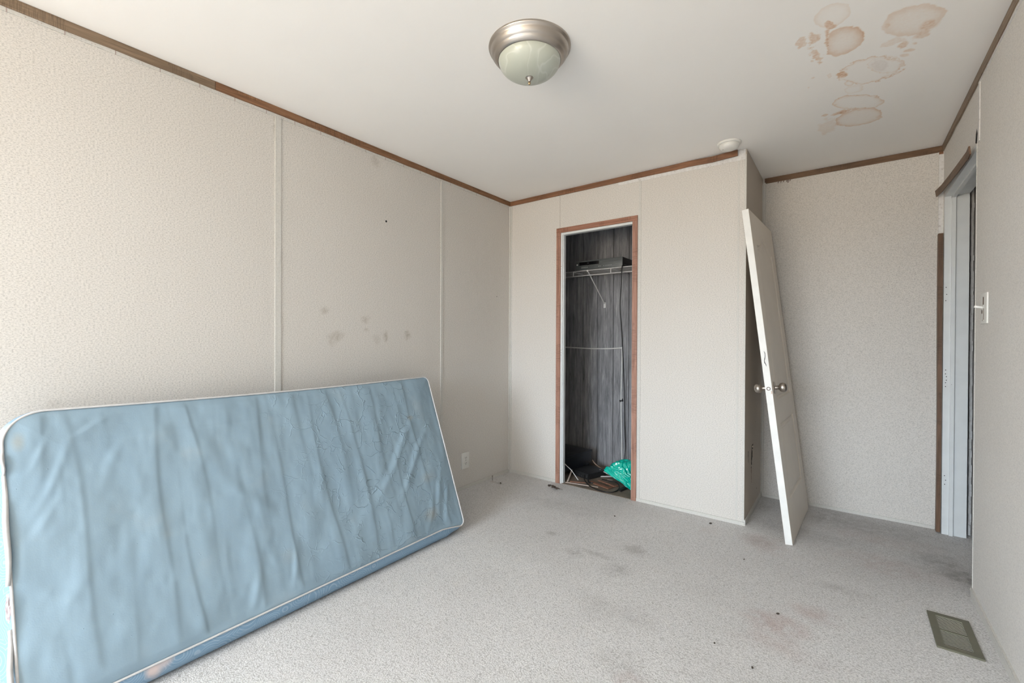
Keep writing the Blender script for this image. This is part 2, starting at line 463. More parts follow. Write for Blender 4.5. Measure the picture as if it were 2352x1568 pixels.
# (ring strength, fill strength, edge softness, warp)
SP = {'A': (.20, .05, .10, .10), 'B': (.55, .13, .16, .10), 'C1': (0, .42, .4, .95), 'C2': (0, .38, .3, .95), 'C3': (0, .45, .3, .9), 'D': (.30, .13, .12, .07),
 'E0': (0, .40, .4, .4), 'E1': (0, .42, .4, .5), 'E2': (0, .34, .4, .5), 'E3': (0, .34, .4, .5), 'E4': (0, .25, .4, .5), 'F': (.48, .02, .035, .16), 'F2': (.30, .0, .04, .2),
 'Fp': (0, .0, .4, .4), 'F3': (.32, 0, .12, .2), 'G': (.22, .0, .09, .2), 'Fb': (0, .62, .3, .5), 'H': (.46, .03, .055, .12), 'I': (.42, .10, .07, .10), 'Ib': (0, .62, .4, .5),
 'J': (.12, .13, .3, .5), 'K1': (0, .42, .3, .7), 'K2': (0, .3, .3, .6), 'K3': (0, .3, .3, .5), 'K4': (.2, .1, .2, .6), 'A2': (0, .55, .3, .6), 'Dl': (0, .42, .6, .2), 'Dr': (0, .45, .6, .2),
 'M': (0, .2, .3, .8), 'Bl': (0, .60, .5, .5)}
def ceil_stain(P):
    x, y = P[:, 0], P[:, 1]
    n1 = fbm(x*16, y*16, 5)-0.5; n2 = fbm(x*55, y*55, 9)-0.5; n3 = fbm(x*150, y*150, 31, 2)
    out = np.zeros(len(P)); pk = np.zeros(len(P))
    for i, (k, (cx, cy, ax, ay, bx, by)) in enumerate(ST.items()):
        det = ax*by-ay*bx
        p = ((x-cx)*by-(y-cy)*bx)/det; q = (ax*(y-cy)-ay*(x-cx))/det
        rg, fl, sf, wp = SP[k]
        r = np.sqrt(p*p+q*q)+wp*(1.3*n1+1.1*n2)*2
        inner = np.where(r < 1, np.exp(-((1-r)/(sf*1.6))), np.exp(-((r-1)/(sf*0.35))**2))
        v = np.clip(rg*inner*(0.55+0.9*fbm(x*9+i*3, y*9, 40+i)), 0, 1)
        v = v+fl*np.clip((1-r)/max(sf, .02), 0, 1)*(0.55+0.7*n3)
        if k in ('B',):
            v = v*np.clip((x-2.276-0.012*n2*2)/0.004, 0, 1)
        if k == 'Fp': pk = np.maximum(pk, 0.18*np.clip((1.1-r)/.4, 0, 1)*(0.4+n3))
        out = np.maximum(out, v)
    return np.clip(out, 0, 0.85), np.clip(pk, 0, 1)
SX0, SX1, SY0, SY1 = 2.14, 2.74, -1.24, 0.10
grid('ceiling', (SX0, SY0, H), (SX1-SX0, 0, 0), (0, SY1-SY0, 0), 260, 560, m_ceil, ceil_stain, flip=True)
c_o = bpy.data.objects['ceiling']
cm = MB()
TCX = 3.95
cm.add([(-.1, YR-.1, H), (SX0, YR-.1, H), (SX0, YA+.1, H), (-.1, YA+.1, H)], [(0, 1, 2, 3)])
cm.add([(SX1, YR-.1, H), (TCX, YR-.1, H), (TCX, YA+.1, H), (SX1, YA+.1, H)], [(0, 1, 2, 3)])
cm.add([(SX0, YR-.1, H), (SX1, YR-.1, H), (SX1, SY0, H), (SX0, SY0, H)], [(0, 1, 2, 3)])
cm.add([(SX0, SY1, H), (SX1, SY1, H), (SX1, YA+.1, H), (SX0, YA+.1, H)], [(0, 1, 2, 3)])
cm.add([(-.1, YR-.1, H+.1), (TCX, YR-.1, H+.1), (TCX, YA+.1, H+.1), (-.1, YA+.1, H+.1)], [(0, 1, 2, 3)])
bm = bmesh.new(); bm.from_mesh(c_o.data)
vs = [bm.verts.new(v) for v in cm.v]
for f in cm.f: bm.faces.new([vs[i] for i in f])
_n0 = len(c_o.data.vertices)
bm.to_mesh(c_o.data); bm.free()
_at = c_o.data.color_attributes['stain']
for i in range(_n0, len(c_o.data.vertices)): _at.data[i].color = (0, 0, 0, 1)

# left wall with smudges, a pin hole and nail marks
WS = [(-1.384, 2.262, .03, .04, .30), (-1.656, 1.17, .05, .035, .38), (-1.68, 1.14, .03, .03, .30), (-1.723, 1.318, .022, .022, .38), (-1.454, 1.275, .03, .025, .42), (-1.45, 1.215, .02, .01, .3),
      (-1.309, 1.170, .018, .028, .48), (-1.37, 1.155, .03, .03, .25), (-1.133, 1.181, .022, .026, .52), (-2.79, .91, .03, .02, .18), (-1.99, 2.26, .012, .05, .4), (-.30, 1.6, .2, .4, .06)]
def lw_stain(P):
    r = spots(P, (1, 2), WS, 11, 30)
    g = np.zeros(len(P))
    return r, g
grid('wall_left', (0, -3.7, 0), (0, YA+3.7, 0), (0, 0, H), 420, 230, m_wall_st, lw_stain)
struct(MB().box(-.10, -.004, -3.7, YA+.1, 0, H).box(-.10, 0, YR-.1, LY0, 0, H).box(-.10, 0, LY1, -3.7, 0, H).box(-.10, 0, LY0, LY1, 0, LZ0).box(-.10, 0, LY0, LY1, LZ1, H), 'wall_left_outer', m_wall)

# closet front wall (with its doorway), closet side, alcove back, right wall (with the bedroom doorway), rear wall (with the window)
struct(MB().box(0, .516, 0, .034, 0, H).box(1.110, XC-.006, 0, .034, 0, H).box(.516, 1.110, 0, .034, 2.010, H), 'wall_back', m_wall)
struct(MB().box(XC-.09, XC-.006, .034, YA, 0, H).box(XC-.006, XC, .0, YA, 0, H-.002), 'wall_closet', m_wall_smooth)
struct(MB().box(XC, XR, YA, YA+.10, 0, H), 'wall_alcove', m_wall)
struct(MB().box(XR, XR+.10, YR, JY0, 0, H).box(XR, XR+.10, JY1+.02, YA+.12, 0, H).box(XR, XR+.10, JY0, JY1+.02, JZ+.03, H), 'wall_right', m_right)
struct(MB().box(-.1, WX0, YR-.12, YR, 0, H).box(WX1, XR+.1, YR-.12, YR, 0, H).box(WX0, WX1, YR-.12, YR, 0, WZ0).box(WX0, WX1, YR-.12, YR, WZ1, H), 'wall_rear', m_wall)
# window in the rear wall
wf = MB()
for a in ((WX0, WX0+.04), (WX1-.04, WX1), ((WX0+WX1)/2-.02, (WX0+WX1)/2+.02)): wf.box(a[0], a[1], YR-.10, YR-.03, WZ0, WZ1)
for b in ((WZ0, WZ0+.04), (WZ1-.04, WZ1)): wf.box(WX0, WX1, YR-.10, YR-.03, *b)
struct(wf, 'window_1', m_white)
wf = MB()  # frame of the added left-wall window, put in for fill light
for a in ((LY0, LY0+.04), (LY1-.04, LY1), ((LY0+LY1)/2-.02, (LY0+LY1)/2+.02)): wf.box(-.09, -.03, a[0], a[1], LZ0, LZ1)
for b in ((LZ0, LZ0+.04), (LZ1-.04, LZ1)): wf.box(-.09, -.03, LY0, LY1, *b)
struct(wf, 'added_window', m_white)
# closet inside: plank panelling, subfloor
pm = MB(); xs = [0.0, .075, .223, .368, .516, .671, .818, .972, 1.12, 1.27, 1.42, 1.57, 1.76]
for a, b in zip(xs[:-1], xs[1:]): pm.box(a+.0022, b-.0022, YA-.006, YA, 0, H)
for q in (.593,): pm.box(q-.0008, q+.0008, YA-.0063, YA, 0, H)
struct(pm, 'wall_closet_back', m_panel)
struct(MB().box(0, XC, YA, YA+.10, 0, H), 'wall_closet_backing', m_dark)
struct(MB().box(.0, .008, .034, YA-.006, 0, H).box(XC-.098, XC-.09, .034, YA-.006, 0, H).box(.008, .516, .034, .040, 0, H).box(1.11, XC-.098, .034, .040, 0, H), 'wall_closet_lining', m_panel)
struct(MB().box(.0, XC-.09, .0, YA-.006, 0.0005, .004), 'floor_closet', m_sub)
# hall beyond the bedroom doorway
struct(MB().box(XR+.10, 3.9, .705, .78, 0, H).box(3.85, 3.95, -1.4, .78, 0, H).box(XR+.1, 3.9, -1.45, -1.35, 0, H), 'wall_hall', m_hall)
struct(MB().box(XR+.10, 3.9, -1.4, .78, -.02, 0), 'floor_hall', m_carpet)
pe = [(XR+.131, .690)]
tm = MB()
zz = 0.0
while zz < 2.30:
    dz = random.uniform(.02, .05); w = random.uniform(-.002, .002)
    tm.box(XR+.122+w*.5, XR+.134+w, .672, .7045, zz, min(zz+dz, 2.32)); zz += dz
struct(tm, 'trim_1', m_paper)

# ------------------------------------------------------------------ battens, crown strips, baseboards
struct(MB().box(0, .004, -1.995, -1.965, 0.02, 2.31), 'trim_2', m_batten)
struct(MB().box(0, .004, -.828, -.806, 0.02, 2.315), 'trim_3', m_batten)
struct(MB().box(1.158, 1.176, -.003, 0, 0.02, 2.30), 'trim_4', m_batten)
struct(MB().box(.5045, .5062, -.0008, 0, 2.048, 2.31), 'trim_5', plain('seam_grey', (.25, .22, .19), .8))
struct(MB().box(0, .010, -.012, 0, 0.02, 2.31).box(.010, .022, -.004, 0, 0.02, 2.31), 'trim_6', m_batten)
struct(MB().box(XC, XC+.018, YA-.008, YA, 0.015, 2.318).box(XC, XC+.004, YA-.03, YA-.008, 0.015, 2.30), 'trim_7', m_batten)
struct(MB().box(XC-.012, XC-.0, -.0015, 0, .01, 2.315).box(XC-.05, XC-.038, -.001, 0, .01, 2.29), 'trim_8', m_batten)
# crown strips under the ceiling
def strip_y(x0, x1, ya, yb, z0, z1, name, mat, wob=.0012):
    n = max(2, int(abs(yb-ya)/.12)); vs = []; fs = []
    for i in range(n+1):
        y = ya+(yb-ya)*i/n; d = random.uniform(-wob, wob)
        vs += [(x0, y, z0+d), (x1, y, z0+d), (x1, y, z1), (x0, y, z1)]
    for i in range(n):
        a = i*4; b = a+4
        fs += [(a, a+1, b+1, b), (a+1, a+2, b+2, b+1), (a+2, a+3, b+3, b+2), (a+3, a, b, b+3)]
    fs += [(0, 3, 2, 1), (n*4, n*4+1, n*4+2, n*4+3)]
    return struct(MB().add(vs, fs), name, mat)
strip_y(.001, .008, YR, -2.268, 2.310, H-.001, 'trim_9', m_trim_g)
strip_y(.001, .008, -2.266, -.001, 2.312, H-.001, 'trim_10', m_trim_r)
strip_y(.0005, .003, YR, -.02, 2.296, 2.316, 'trim_11', m_batten)
# strip on the closet front, its free right end bowed off the wall
n = 24; vs = []; fs = []
for i in range(n+1):
    x = .0+1.800*i/n; w = max(0, (x-1.25)/.55)
    y1 = -.009-.012*w**2; y0 = y1+.007
    zt = H-.001-(.006*w**1.5)+(.004*math.sin(x*22)*w); zb = zt-.037
    if x < .5: pass
    vs += [(x, y0, zb), (x, y1, zb), (x, y1, zt), (x, y0, zt)]
for i in range(n):
    a = i*4; b = a+4
    fs += [(a, a+1, b+1, b), (a+1, a+2, b+2, b+1), (a+2, a+3, b+3, b+2), (a+3, a, b, b+3)]
fs += [(0, 3, 2, 1), (n*4, n*4+1, n*4+2, n*4+3)]
struct(MB().add(vs, fs), 'trim_12', m_trim_x)
tm = MB(); x = 1.0
while x < 1.84:
    dx = random.uniform(.02, .06)
    tm.box(x, min(x+dx, 1.842), -.002-random.uniform(0, .0008), 0, 2.285-random.uniform(0, .003)+.008*(1.84-x), 2.347); x += dx
struct(tm, 'trim_13', m_paper)
def strip_x(x0, x1, ya, yb, z0, z1, name, mat):
    return struct(MB().box(x0, x1, ya, yb, z0, z1), name, mat)
strip_x(XC+.012, XR, YA-.007, YA, 2.312, H-.001, 'trim_14', wood('trim_alcove_wood', (0.085, 0.046, 0.024), (0.19, 0.108, 0.06), 'x'))
strip_y(XR-.009, XR-.001, YR, YA-.007, 2.312, H-.001, 'trim_15', m_trim_g, .003)
strip_y(XR-.004, XR, YR, JY0-.03, 2.303, 2.315, 'trim_16', m_paper, .002)
struct(MB().box(XR-.0035, XR, JY0-.055, JY0-.030, 2.045, 2.312), 'trim_17', m_paper)
struct(MB().box(XR-.002, XR, JY0-.004, JY0+.0008, 0, 2.05), 'trim_18', m_batten)
# corner paper strip right of the alcove and the dark casing edge below it
struct(MB().box(XR-.022, XR, YA-.012, YA, 1.79, 2.312), 'trim_19', m_paper)
o = struct(MB().box(XR-.022, XR-.003, YA-.0125, YA-.0115, 2.296, 2.312), 'trim_20', m_trim_x)
edge = MB(); n = 14; vs = []; fs = []
for i in range(n+1):
    z = .006+1.80*i/n; d = .002*math.sin(z*3)
    vs += [(XR-.026+d, .602, z), (XR-.006, .602, z), (XR-.006, .640, z), (XR-.026+d, .640, z)]
for i in range(n):
    a = i*4; b = a+4
    fs += [(a, a+1, b+1, b), (a+1, a+2, b+2, b+1), (a+2, a+3, b+3, b+2), (a+3, a, b, b+3)]
fs += [(0, 3, 2, 1), (n*4, n*4+1, n*4+2, n*4+3)]
struct(edge.add(vs, fs), 'trim_21', m_dkstrip_z)
# small marks where nails were pulled
tm = MB()
y = -3.2
while y < -.1:
    tm.box(.0028, .0036, y, y+.0035, 2.294, 2.311)
    for q in (.045, .075, .085): tm.box(.0028, .0034, y+q, y+q+.0028, 2.301, 2.3038)
    y += .145
struct(tm, 'trim_22', plain('nail_mark', (.40, .33, .30), .8))
tm = MB()
for i, x in enumerate((1.945, 1.962, 1.978, 1.998, 2.006, 2.018)):
    dz = (.014, .012, .012, .016, .024, .014)[i]
    tm.add([(x, YA-.001, 2.313), (x+.005, YA-.001, 2.313), (x+.001, YA-.001, 2.313-dz), (x-.003, YA-.001, 2.313-dz*.8)], [(0, 1, 2, 3)])
struct(tm, 'trim_23', m_rust)

def base(name, pts, h, th=.006, mat=m_batten):
    pass
struct(MB().box(0, .006, YR, 0, 0, .024).box(.006, .0075, YR, 0, .016, .020), 'baseboard_left', m_batten)
struct(MB().box(.0, CX0, -.006, 0, 0, .022).box(CX1, XC+.002, -.006, 0, 0, .022), 'baseboard_back', m_batten)
struct(MB().box(XC, XC+.007, -.003, YA, 0, .036), 'baseboard_closet', m_batten)
struct(MB().box(XC, XR-.03, YA-.005, YA, 0, .020), 'baseboard_alcove', m_batten)
struct(MB().box(XR-.007, XR, YR, JY0, 0, .040).box(XR-.0085, XR-.007, YR, JY0, .030, .036), 'baseboard_right', m_batten)

# closet doorway: casing and jambs
d1 = MB()
d1.box(CX0, CX0+.037, -.010, 0, 0, CZ-.037).box(CX1-.036, CX1, -.010, 0, 0, CZ-.037)
door1 = struct(d1, 'door_1', m_trim_z)
hd = MB().box(CX0, CX1, -.010, 0, CZ-.037, CZ)
hd.build('casing', m_casing_x, door1)
jm = MB().rbox(.5155, .532, -.004, .040, 0, 2.0, .003).rbox(.530, .540, .006, .036, 0, 1.998, .002).box(1.110, 1.116, .004, .040, 0, 2.0).rbox(.5155, 1.115, -.003, .040, 1.992, 2.0105, .003)
jm.build('jamb', m_white, door1)
sm = MB()
for z in (1.03, 1.05, 1.07, 1.72, 1.74): sm.box(.5200, .5235, -.0044, -.0038, z, z+.004)
sm.build('screw_hole', m_dark, door1)
# bedroom doorway: jambs with stop, head, screw holes
d2 = MB()
d2.box(XR-.002, XR+.028, JY1, JY1+.02, 0, JZ+.02).box(XR+.028, XR+.046, JY1-.012, JY1+.02, 0, JZ+.02).box(XR+.046, XR+.105, JY1+.003, JY1+.02, 0, JZ+.02)
door2 = struct(d2, 'door_2', m_white)
h2 = MB().box(XR-.002, XR+.028, JY0, JY1, JZ, JZ+.03).box(XR+.028, XR+.046, JY0, JY1, JZ-.012, JZ+.03).box(XR+.046, XR+.105, JY0, JY1, JZ+.003, JZ+.03)
h2.build('head_jamb', m_white, door2)
hm = MB()
def disc(mb, c, r, ax, n=10, th=.0006):
    ex = {'x': (1, 2), 'y': (0, 2), 'z': (0, 1)}[ax]
    ring = []
    for s_ in (0, 1):
        for k in range(n):
            p = list(c); p[ex[0]] += r*math.cos(2*PI*k/n); p[ex[1]] += r*1.1*math.sin(2*PI*k/n)
            p[{'x': 0, 'y': 1, 'z': 2}[ax]] += th*s_
            ring.append(tuple(p))
    mb.add(ring, [tuple(range(n)), tuple(range(n, 2*n))]+[(i, (i+1) % n, (i+1) % n+n, i+n) for i in range(n)])
for x, z in ((.010, 1.479), (.013, 1.437), (.009, 1.400), (.0115, .985), (.0110, .962), (.0150, .945), (.0150, .924), (.0115, .909), (.0115, .886), (.011, .352), (.016, .325), (.012, .300)):
    disc(hm, (XR+x-.002, JY1-.0004, z), .0024, 'y')
for x, z in ((.031, .9),): disc(hm, (XR+.0345, JY1-.0125, z), .0013, 'y')
hm.build('screw_hole', m_dark, door2)
# loose head casing strip hanging over the bedroom doorway
pts = [(2.786, .640, 2.058), (2.795, .50, 2.052), (2.800, .30, 2.046), (2.803, .10, 2.040), (2.803, -.04, 2.034), (2.803, -.14, 2.030), (2.800, -.205, 2.033)]
vs = []; fs = []
P = [Vector(p) for p in pts]
for i, p in enumerate(P):
    for dx, dz in ((0, -.020), (-.006, -.021), (-.010, .016), (-.004, .017)):
        vs.append(p+Vector((dx, 0, dz)))
for i in range(len(P)-1):
    a = i*4; b = a+4
    fs += [(a, a+1, b+1, b), (a+1, a+2, b+2, b+1), (a+2, a+3, b+3, b+2), (a+3, a, b, b+3)]
fs += [(0, 3, 2, 1), ((len(P)-1)*4, (len(P)-1)*4+1, (len(P)-1)*4+2, (len(P)-1)*4+3)]
MB().add(vs, fs).build('casing', m_dkstrip, door2)
ck = MB(); 
ck.add([(XR-.001, JY0+.004, 2.05), (XR-.001, JY0+.030, 2.062), (XR-.001, JY0+.022, 2.10), (XR-.001, JY0+.002, 2.118), (XR-.001, JY0-.012, 2.09)], [(0, 1, 2, 3, 4)])
ck.build('broken_corner', m_dark, door2)
km = MB().lathe([(0.0, .012), (.007, .012), (.011, .006), (.012, 0)], 16, Matrix.Translation((XR+.012, JY0+.0015, .93)) @ Matrix.Rotation(-PI/2, 4, 'X') @ Matrix.Diagonal((1, 2.6, 1, 1)))
km.build('strike', plain('cream_plastic', (.62, .56, .44), .5), door2, smooth=True)

# damage on the closet side panel
dm = MB()
def jag(yc, z0, z1, w, seed, lean=0):
    rr = random.Random(seed); n = 14; L = []; R_ = []
    for i in range(n+1):
        t_ = i/n; z = z1+(z0-z1)*t_
        ww = w*(1-.55*t_)*(0.6+0.7*rr.random()); off = lean*t_+rr.uniform(-.004, .004)
        L.append((XC+.0007, yc+off-ww/2, z)); R_.append((XC+.0007, yc+off+ww/2, z))
    vs = L+R_; fs = [(i, i+1, n+2+i, n+1+i) for i in range(n)]
    return vs, fs
dm.add(*jag(.286, .305, .455, .050, 2, -.045))
dm.add(*jag(.125, .36, .44, .013, 5, .012))
disc(dm, (XC+.0003, .395, .592), .003, 'x'); disc(dm, (XC+.0003, .470, .11), .004, 'x')
wc = bpy.data.objects['wall_closet']
dm.build('gouge', m_dark, wc)
dm = MB(); dm.add(*jag(.244, .205, .312, .020, 8, .004)); dm.build('torn_facing', plain('torn_facing_brown', (.26, .17, .13), .85), wc)
dm = MB()
for k in range(7):
    z = .45-.02*k; y = .286-.045*(k/7)+random.choice((-.013, .012))
    dm.add([(XC+.0008, y, z), (XC+.006, y+.006, z-.006), (XC+.002, y+.002, z-.018)], [(0, 1, 2)])
dm.build('splinter', m_wall_smooth, wc)
# nail hole in the left wall
wl = bpy.data.objects['wall_left']
hm = MB(); disc(hm, (.0002, -1.304, 1.907), .0065, 'x', 12); hm.build('nail_hole', m_dark, wl)
hm = MB(); disc(hm, (.0002, -.181, 1.515), .0035, 'x', 8); hm.build('nail_hole', m_dark, wl)

# ------------------------------------------------------------------ mattress
TH = math.radians(20.9); W = .896; T = .13
EY = Vector((0, 1, 0)); EV = Vector((-math.sin(TH), 0, math.cos(TH))); EN = Vector((math.cos(TH), 0, math.sin(TH)))
YL, YRt = -2.935, -1.139; LM = YRt-YL
FB = Vector((.520, YL, .075))            # front lower edge, near end
mat_e = empty('mattress', (.30, (YL+YRt)/2, 0), 'worn light blue mattress with white piping leaning on its long edge against the left wall', 'mattress')
INV = Matrix.Translation(-Vector((.30, (YL+YRt)/2, 0)))
def rad(sx_, sy_):   # corner radii: sx<0 near end, sy>0 top
    return .10 if (sx_ < 0 and sy_ > 0) else .035 if sx_ > 0 else .05
def rr_map(u, v):
    a, b = LM/2, W/2
    x, y = (u*2-1)*a, (v*2-1)*b
    r = rad(x, y)
    dx, dy = abs(x)-(a-r), abs(y)-(b-r)
    if dx > 0 and dy > 0:
        m = max(dx, dy); l = math.hypot(dx, dy); dx *= m/l; dy *= m/l
        x = math.copysign(a-r+dx, x); y = math.copysign(b-r+dy, y)
    return x+a, y+b
def face_pt(s_, v_, h_=0.0):
    sag = -.012*math.sin(PI*min(max(s_/LM, 0), 1))*(v_/W)           # top edge sags a little
    droop = -.030*max(0, (s_/LM-.90)/.10)**1.3*max(0, 1-v_/(W*.5))      # lower far corner hangs
    return FB+EY*s_+EV*(v_+sag+droop)+EN*h_
rng = random.Random(11)
ridges = []   # (s at bottom, s at top, amp, width)
s_ = .10
while s_ < 1.75:
    ridges.append((s_+rng.uniform(-.02, .02), s_+rng.uniform(-.05, .02)-.02, rng.uniform(.0020, .0036), rng.uniform(.014, .024)))
    s_ += rng.uniform(.065, .110)
creases = [  # (s0,v0,s1,v1,amp,width) diagonal folds
    (1.22, .22, 1.66, .72, .010, .022), (1.36, .20, 1.72, .62, .010, .020), (1.05, .10, 1.30, .34, .006, .03), (1.60, .05, 1.72, .34, .008, .016), (1.66, .02, 1.76, .28, .007, .014), (1.52, .02, 1.62, .2, .006, .016),
    (.52, .62, .80, .30, .008, .03), (.60, .70, .86, .52, .005, .03), (.46, .80, .62, .55, .006, .03), (.05, .55, .16, .80, .006, .012), (.04, .68, .10, .83, .004, .010), (.02, .45, .12, .62, .005, .014),
    (.12, .78, .26, .86, .005, .012), (.08, .2, .2, .42, .006, .025), (.20, .60, .30, .78, .005, .016), (.78, .05, .82, .22, .008, .012), (.62, .0, .66, .18, .007, .016), (.3, .3, .42, .5, .004, .03), (.95, .3, 1.0, .5, .006, .02)]
def height(s_, v_):
    h_ = 0
    tv = v_/W
    for a, b, am, w in ridges:
        c = a+(b-a)*tv+.012*np.sin(v_*6+a*20)
        d = s_-c
        k = .55+.45*np.sin(v_*4.3+a*31)
        h_ = h_+am*k*np.where(d > 0, np.exp(-(d/(w*.55))**2), np.exp(-(d/(w*2.4))**2))
    for s0, v0, s1, v1, am, w in creases:
        L = math.hypot(s1-s0, v1-v0); ux, uy = (s1-s0)/L, (v1-v0)/L
        t_ = (s_-s0)*ux+(v_-v0)*uy; d = -(s_-s0)*uy+(v_-v0)*ux+.007*np.sin(t_*14+s0*9); am = am*(.34 if s0 < 1.0 else .5)
        env = np.clip((t_/L+.25)/1.5, 0, 1)*np.clip(1-(t_/L+.25)/1.5, 0, 1)*4; env = env*env*env
        h_ = h_+am*env*(np.exp(-(d/w)**2)-.5*np.exp(-((d-1.5*w)/w)**2))
    h_ = h_+.016*(fbm(s_*3.6, v_*3.2, 71, 3)-.5)+.009*(fbm(s_*10, v_*7, 73, 3)-.5)
    # edges tied down at the piping
    e_ = np.minimum(np.minimum(s_, LM-s_), np.minimum(v_, W-v_))
    k = np.clip(e_/.035, 0, 1); k = k*k*(3-2*k)
    pillow = .012*np.clip(e_/.12, 0, 1)**.5
    return h_*k+pillow
NU, NV = 460, 230
SV = np.array([[rr_map(i/NU, j/NV) for i in range(NU+1)] for j in range(NV+1)])
S_, V_ = SV[..., 0], SV[..., 1]
Hh = height(S_, V_)
# cloth puckers near the piping
vs = []
for j in range(NV+1):
    for i in range(NU+1):
        vs.append(INV @ face_pt(float(S_[j, i]), float(V_[j, i]), float(Hh[j, i])))
fs = [(j*(NU+1)+i, j*(NU+1)+i+1, (j+1)*(NU+1)+i+1, (j+1)*(NU+1)+i) for j in range(NV) for i in range(NU)]
me = bpy.data.meshes.new('cover'); me.from_pydata([tuple(v) for v in vs], [], fs)
at = me.color_attributes.new('stain', 'FLOAT_COLOR', 'POINT')
sN = S_/LM; mask = np.clip((sN-.40)/.22, 0, 1)*np.clip((1.0-sN)/.06, 0, 1)
mask = np.clip(mask*(.35+1.1*fbm(S_*5, V_*5, 91, 3)), 0, 1)
gs = np.zeros_like(mask)
for cs, cv, ra, rb, am in ((1.58, .66, .022, .014, .8), (1.57, .10, .05, .035, .7), (1.60, .30, .05, .03, .4), (.78, .17, .03, .03, .25), (.03, .80, .015, .03, .8)):
    gs = np.maximum(gs, am*np.clip(1.3-np.sqrt(((S_-cs)/ra)**2+((V_-cv)/rb)**2), 0, 1))
cc = np.zeros(((NU+1)*(NV+1), 4), np.float32); cc[:, 0] = mask.ravel(); cc[:, 1] = gs.ravel(); cc[:, 3] = 1
at.data.foreach_set('color', cc.ravel())
me.polygons.foreach_set('use_smooth', [True]*len(me.polygons)); me.materials.append(m_blue); me.update()
cover = bpy.data.objects.new('cover', me); COL.objects.link(cover); cover.parent = mat_e
# outline of the face, sampled finely
bd = [(i/NU, 0) for i in range(0, NU, 4)]+[(1, j/NV) for j in range(0, NV, 3)]+[(1-i/NU, 1) for i in range(0, NU, 4)]+[(0, 1-j/NV) for j in range(0, NV, 3)]
# denser round the corners
def densify(b):
    out = []
    for k in range(len(b)):
        u0, v0 = b[k]; u1, v1 = b[(k+1) % len(b)]
        out.append((u0, v0))
        if min(u0, 1-u0) < .06 or min(v0, 1-v0) < .12:
            out.append(((u0+u1)/2, (v0+v1)/2))
    return out
bd = densify(bd)
loop = [rr_map(u, v) for u, v in bd]
nL = len(loop)
nrm = []
for k in range(nL):
    a = Vector(loop[k-1]); b = Vector(loop[(k+1) % nL]); d = (b-a).normalized(); nrm.append((d.y, -d.x))
NS = 12; vs = []; fs = []
for k in range(nL):
    s_, v_ = loop[k]; ns_, nv_ = nrm[k]
    for q in range(NS+1):
        tt = q/NS
        bl = .020*math.sin(PI*tt)
        P0 = face_pt(s_+ns_*bl, v_+nv_*bl, -T*tt)
        # lower side: squashed on the carpet
        w = max(0, -nv_)**1.5*min(1, max(0, (LM-s_)/.12))
        f = face_pt(s_, v_, 0)
        prof = [(0, 0), (.004, -.018), (.004, -.036), (-.006, -.054), (-.02, -.066), (-.035, -.0715), (-.05, -.072), (-.065, -.072), (-.08, -.072), (-.09, -.072), (-.10, -.070), (-.11, -.066), (-.12, -.055)]
        dx, dz = prof[q]
        P1 = Vector((f.x+dx, f.y, f.z+dz*(f.z-.003)/.072))
        P = P0.lerp(P1, w)
        P.z = max(P.z, .003); P.x = max(P.x, .012)
        vs.append(INV @ P)
for k in range(nL):
    k2 = (k+1) % nL
    for q in range(NS):
        fs.append((k*(NS+1)+q, k2*(NS+1)+q, k2*(NS+1)+q+1, k*(NS+1)+q+1))
MB().add(vs, fs).build('side_panel', m_side, mat_e, smooth=True)
MB().add([vs[k*(NS+1)+NS] for k in range(nL)], [tuple(range(nL))]).build('back_panel', m_side, mat_e)
# piping round the front edge; thicker and pulled loose at the near end, with a torn gap
pp = []; pr = []
seg1 = []; seg2 = []
loopd = []
for k in range(nL):
    s_, v_ = loop[k]; ns_, nv_ = nrm[k]
    loopd.append((s_, v_, ns_, nv_))
# order starts at near-lower corner, goes right, up, left along the top, down the near end
main = [(s_, v_, a, b) for s_, v_, a, b in loopd if not (s_ < .03 and .02 < v_ < W-.12)]
# rotate so it starts at near-bottom and ends at near-top
def pip(lst, r, off, lift=.003, wob=0.0):
    P = [INV @ face_pt(s_+a*off+wob*math.sin(v_*17+s_*9), v_+b*off, lift) for s_, v_, a, b in lst]
    return P
i0 = next(i for i, q in enumerate(main) if True)
P = pip(main, .005, .003)
MB().tube(P, .0038, 8).build('piping', m_pipe, mat_e, smooth=True)
left = sorted([q for q in loopd if q[0] < .03 and .0 < q[1] < W-.06], key=lambda q: q[1])
def span(v0, v1, n=26):
    return [(0.0, v0+(v1-v0)*i/(n-1), -1, 0) for i in range(n)]
def loose(v0, v1, amp, r0, n=26):
    P = []; R_ = []
    for i in range(n):
        t_ = i/(n-1); v_ = v0+(v1-v0)*t_
        o_ = amp*math.sin(t_*PI*1.0)-.006*math.sin(t_*9)
        P.append(INV @ face_pt(-.003-o_*.3, v_, .006+.006*math.sin(t_*5)))
        R_.append(r0*(.75+.35*math.sin(t_*PI)))
    return P, R_
Pa, Ra = loose(.015, .255, .004, .0060)
MB().tube(Pa, Ra, 8).build('piping', m_pipe, mat_e, smooth=True)
Pa, Ra = loose(.375, .70, -.008, .0066)
MB().tube(Pa, Ra, 8).build('piping', m_pipe, mat_e, smooth=True)
Pa, Ra = loose(.70, .80, .002, .0035)
MB().tube(Pa, Ra, 8).build('piping', m_pipe, mat_e, smooth=True)
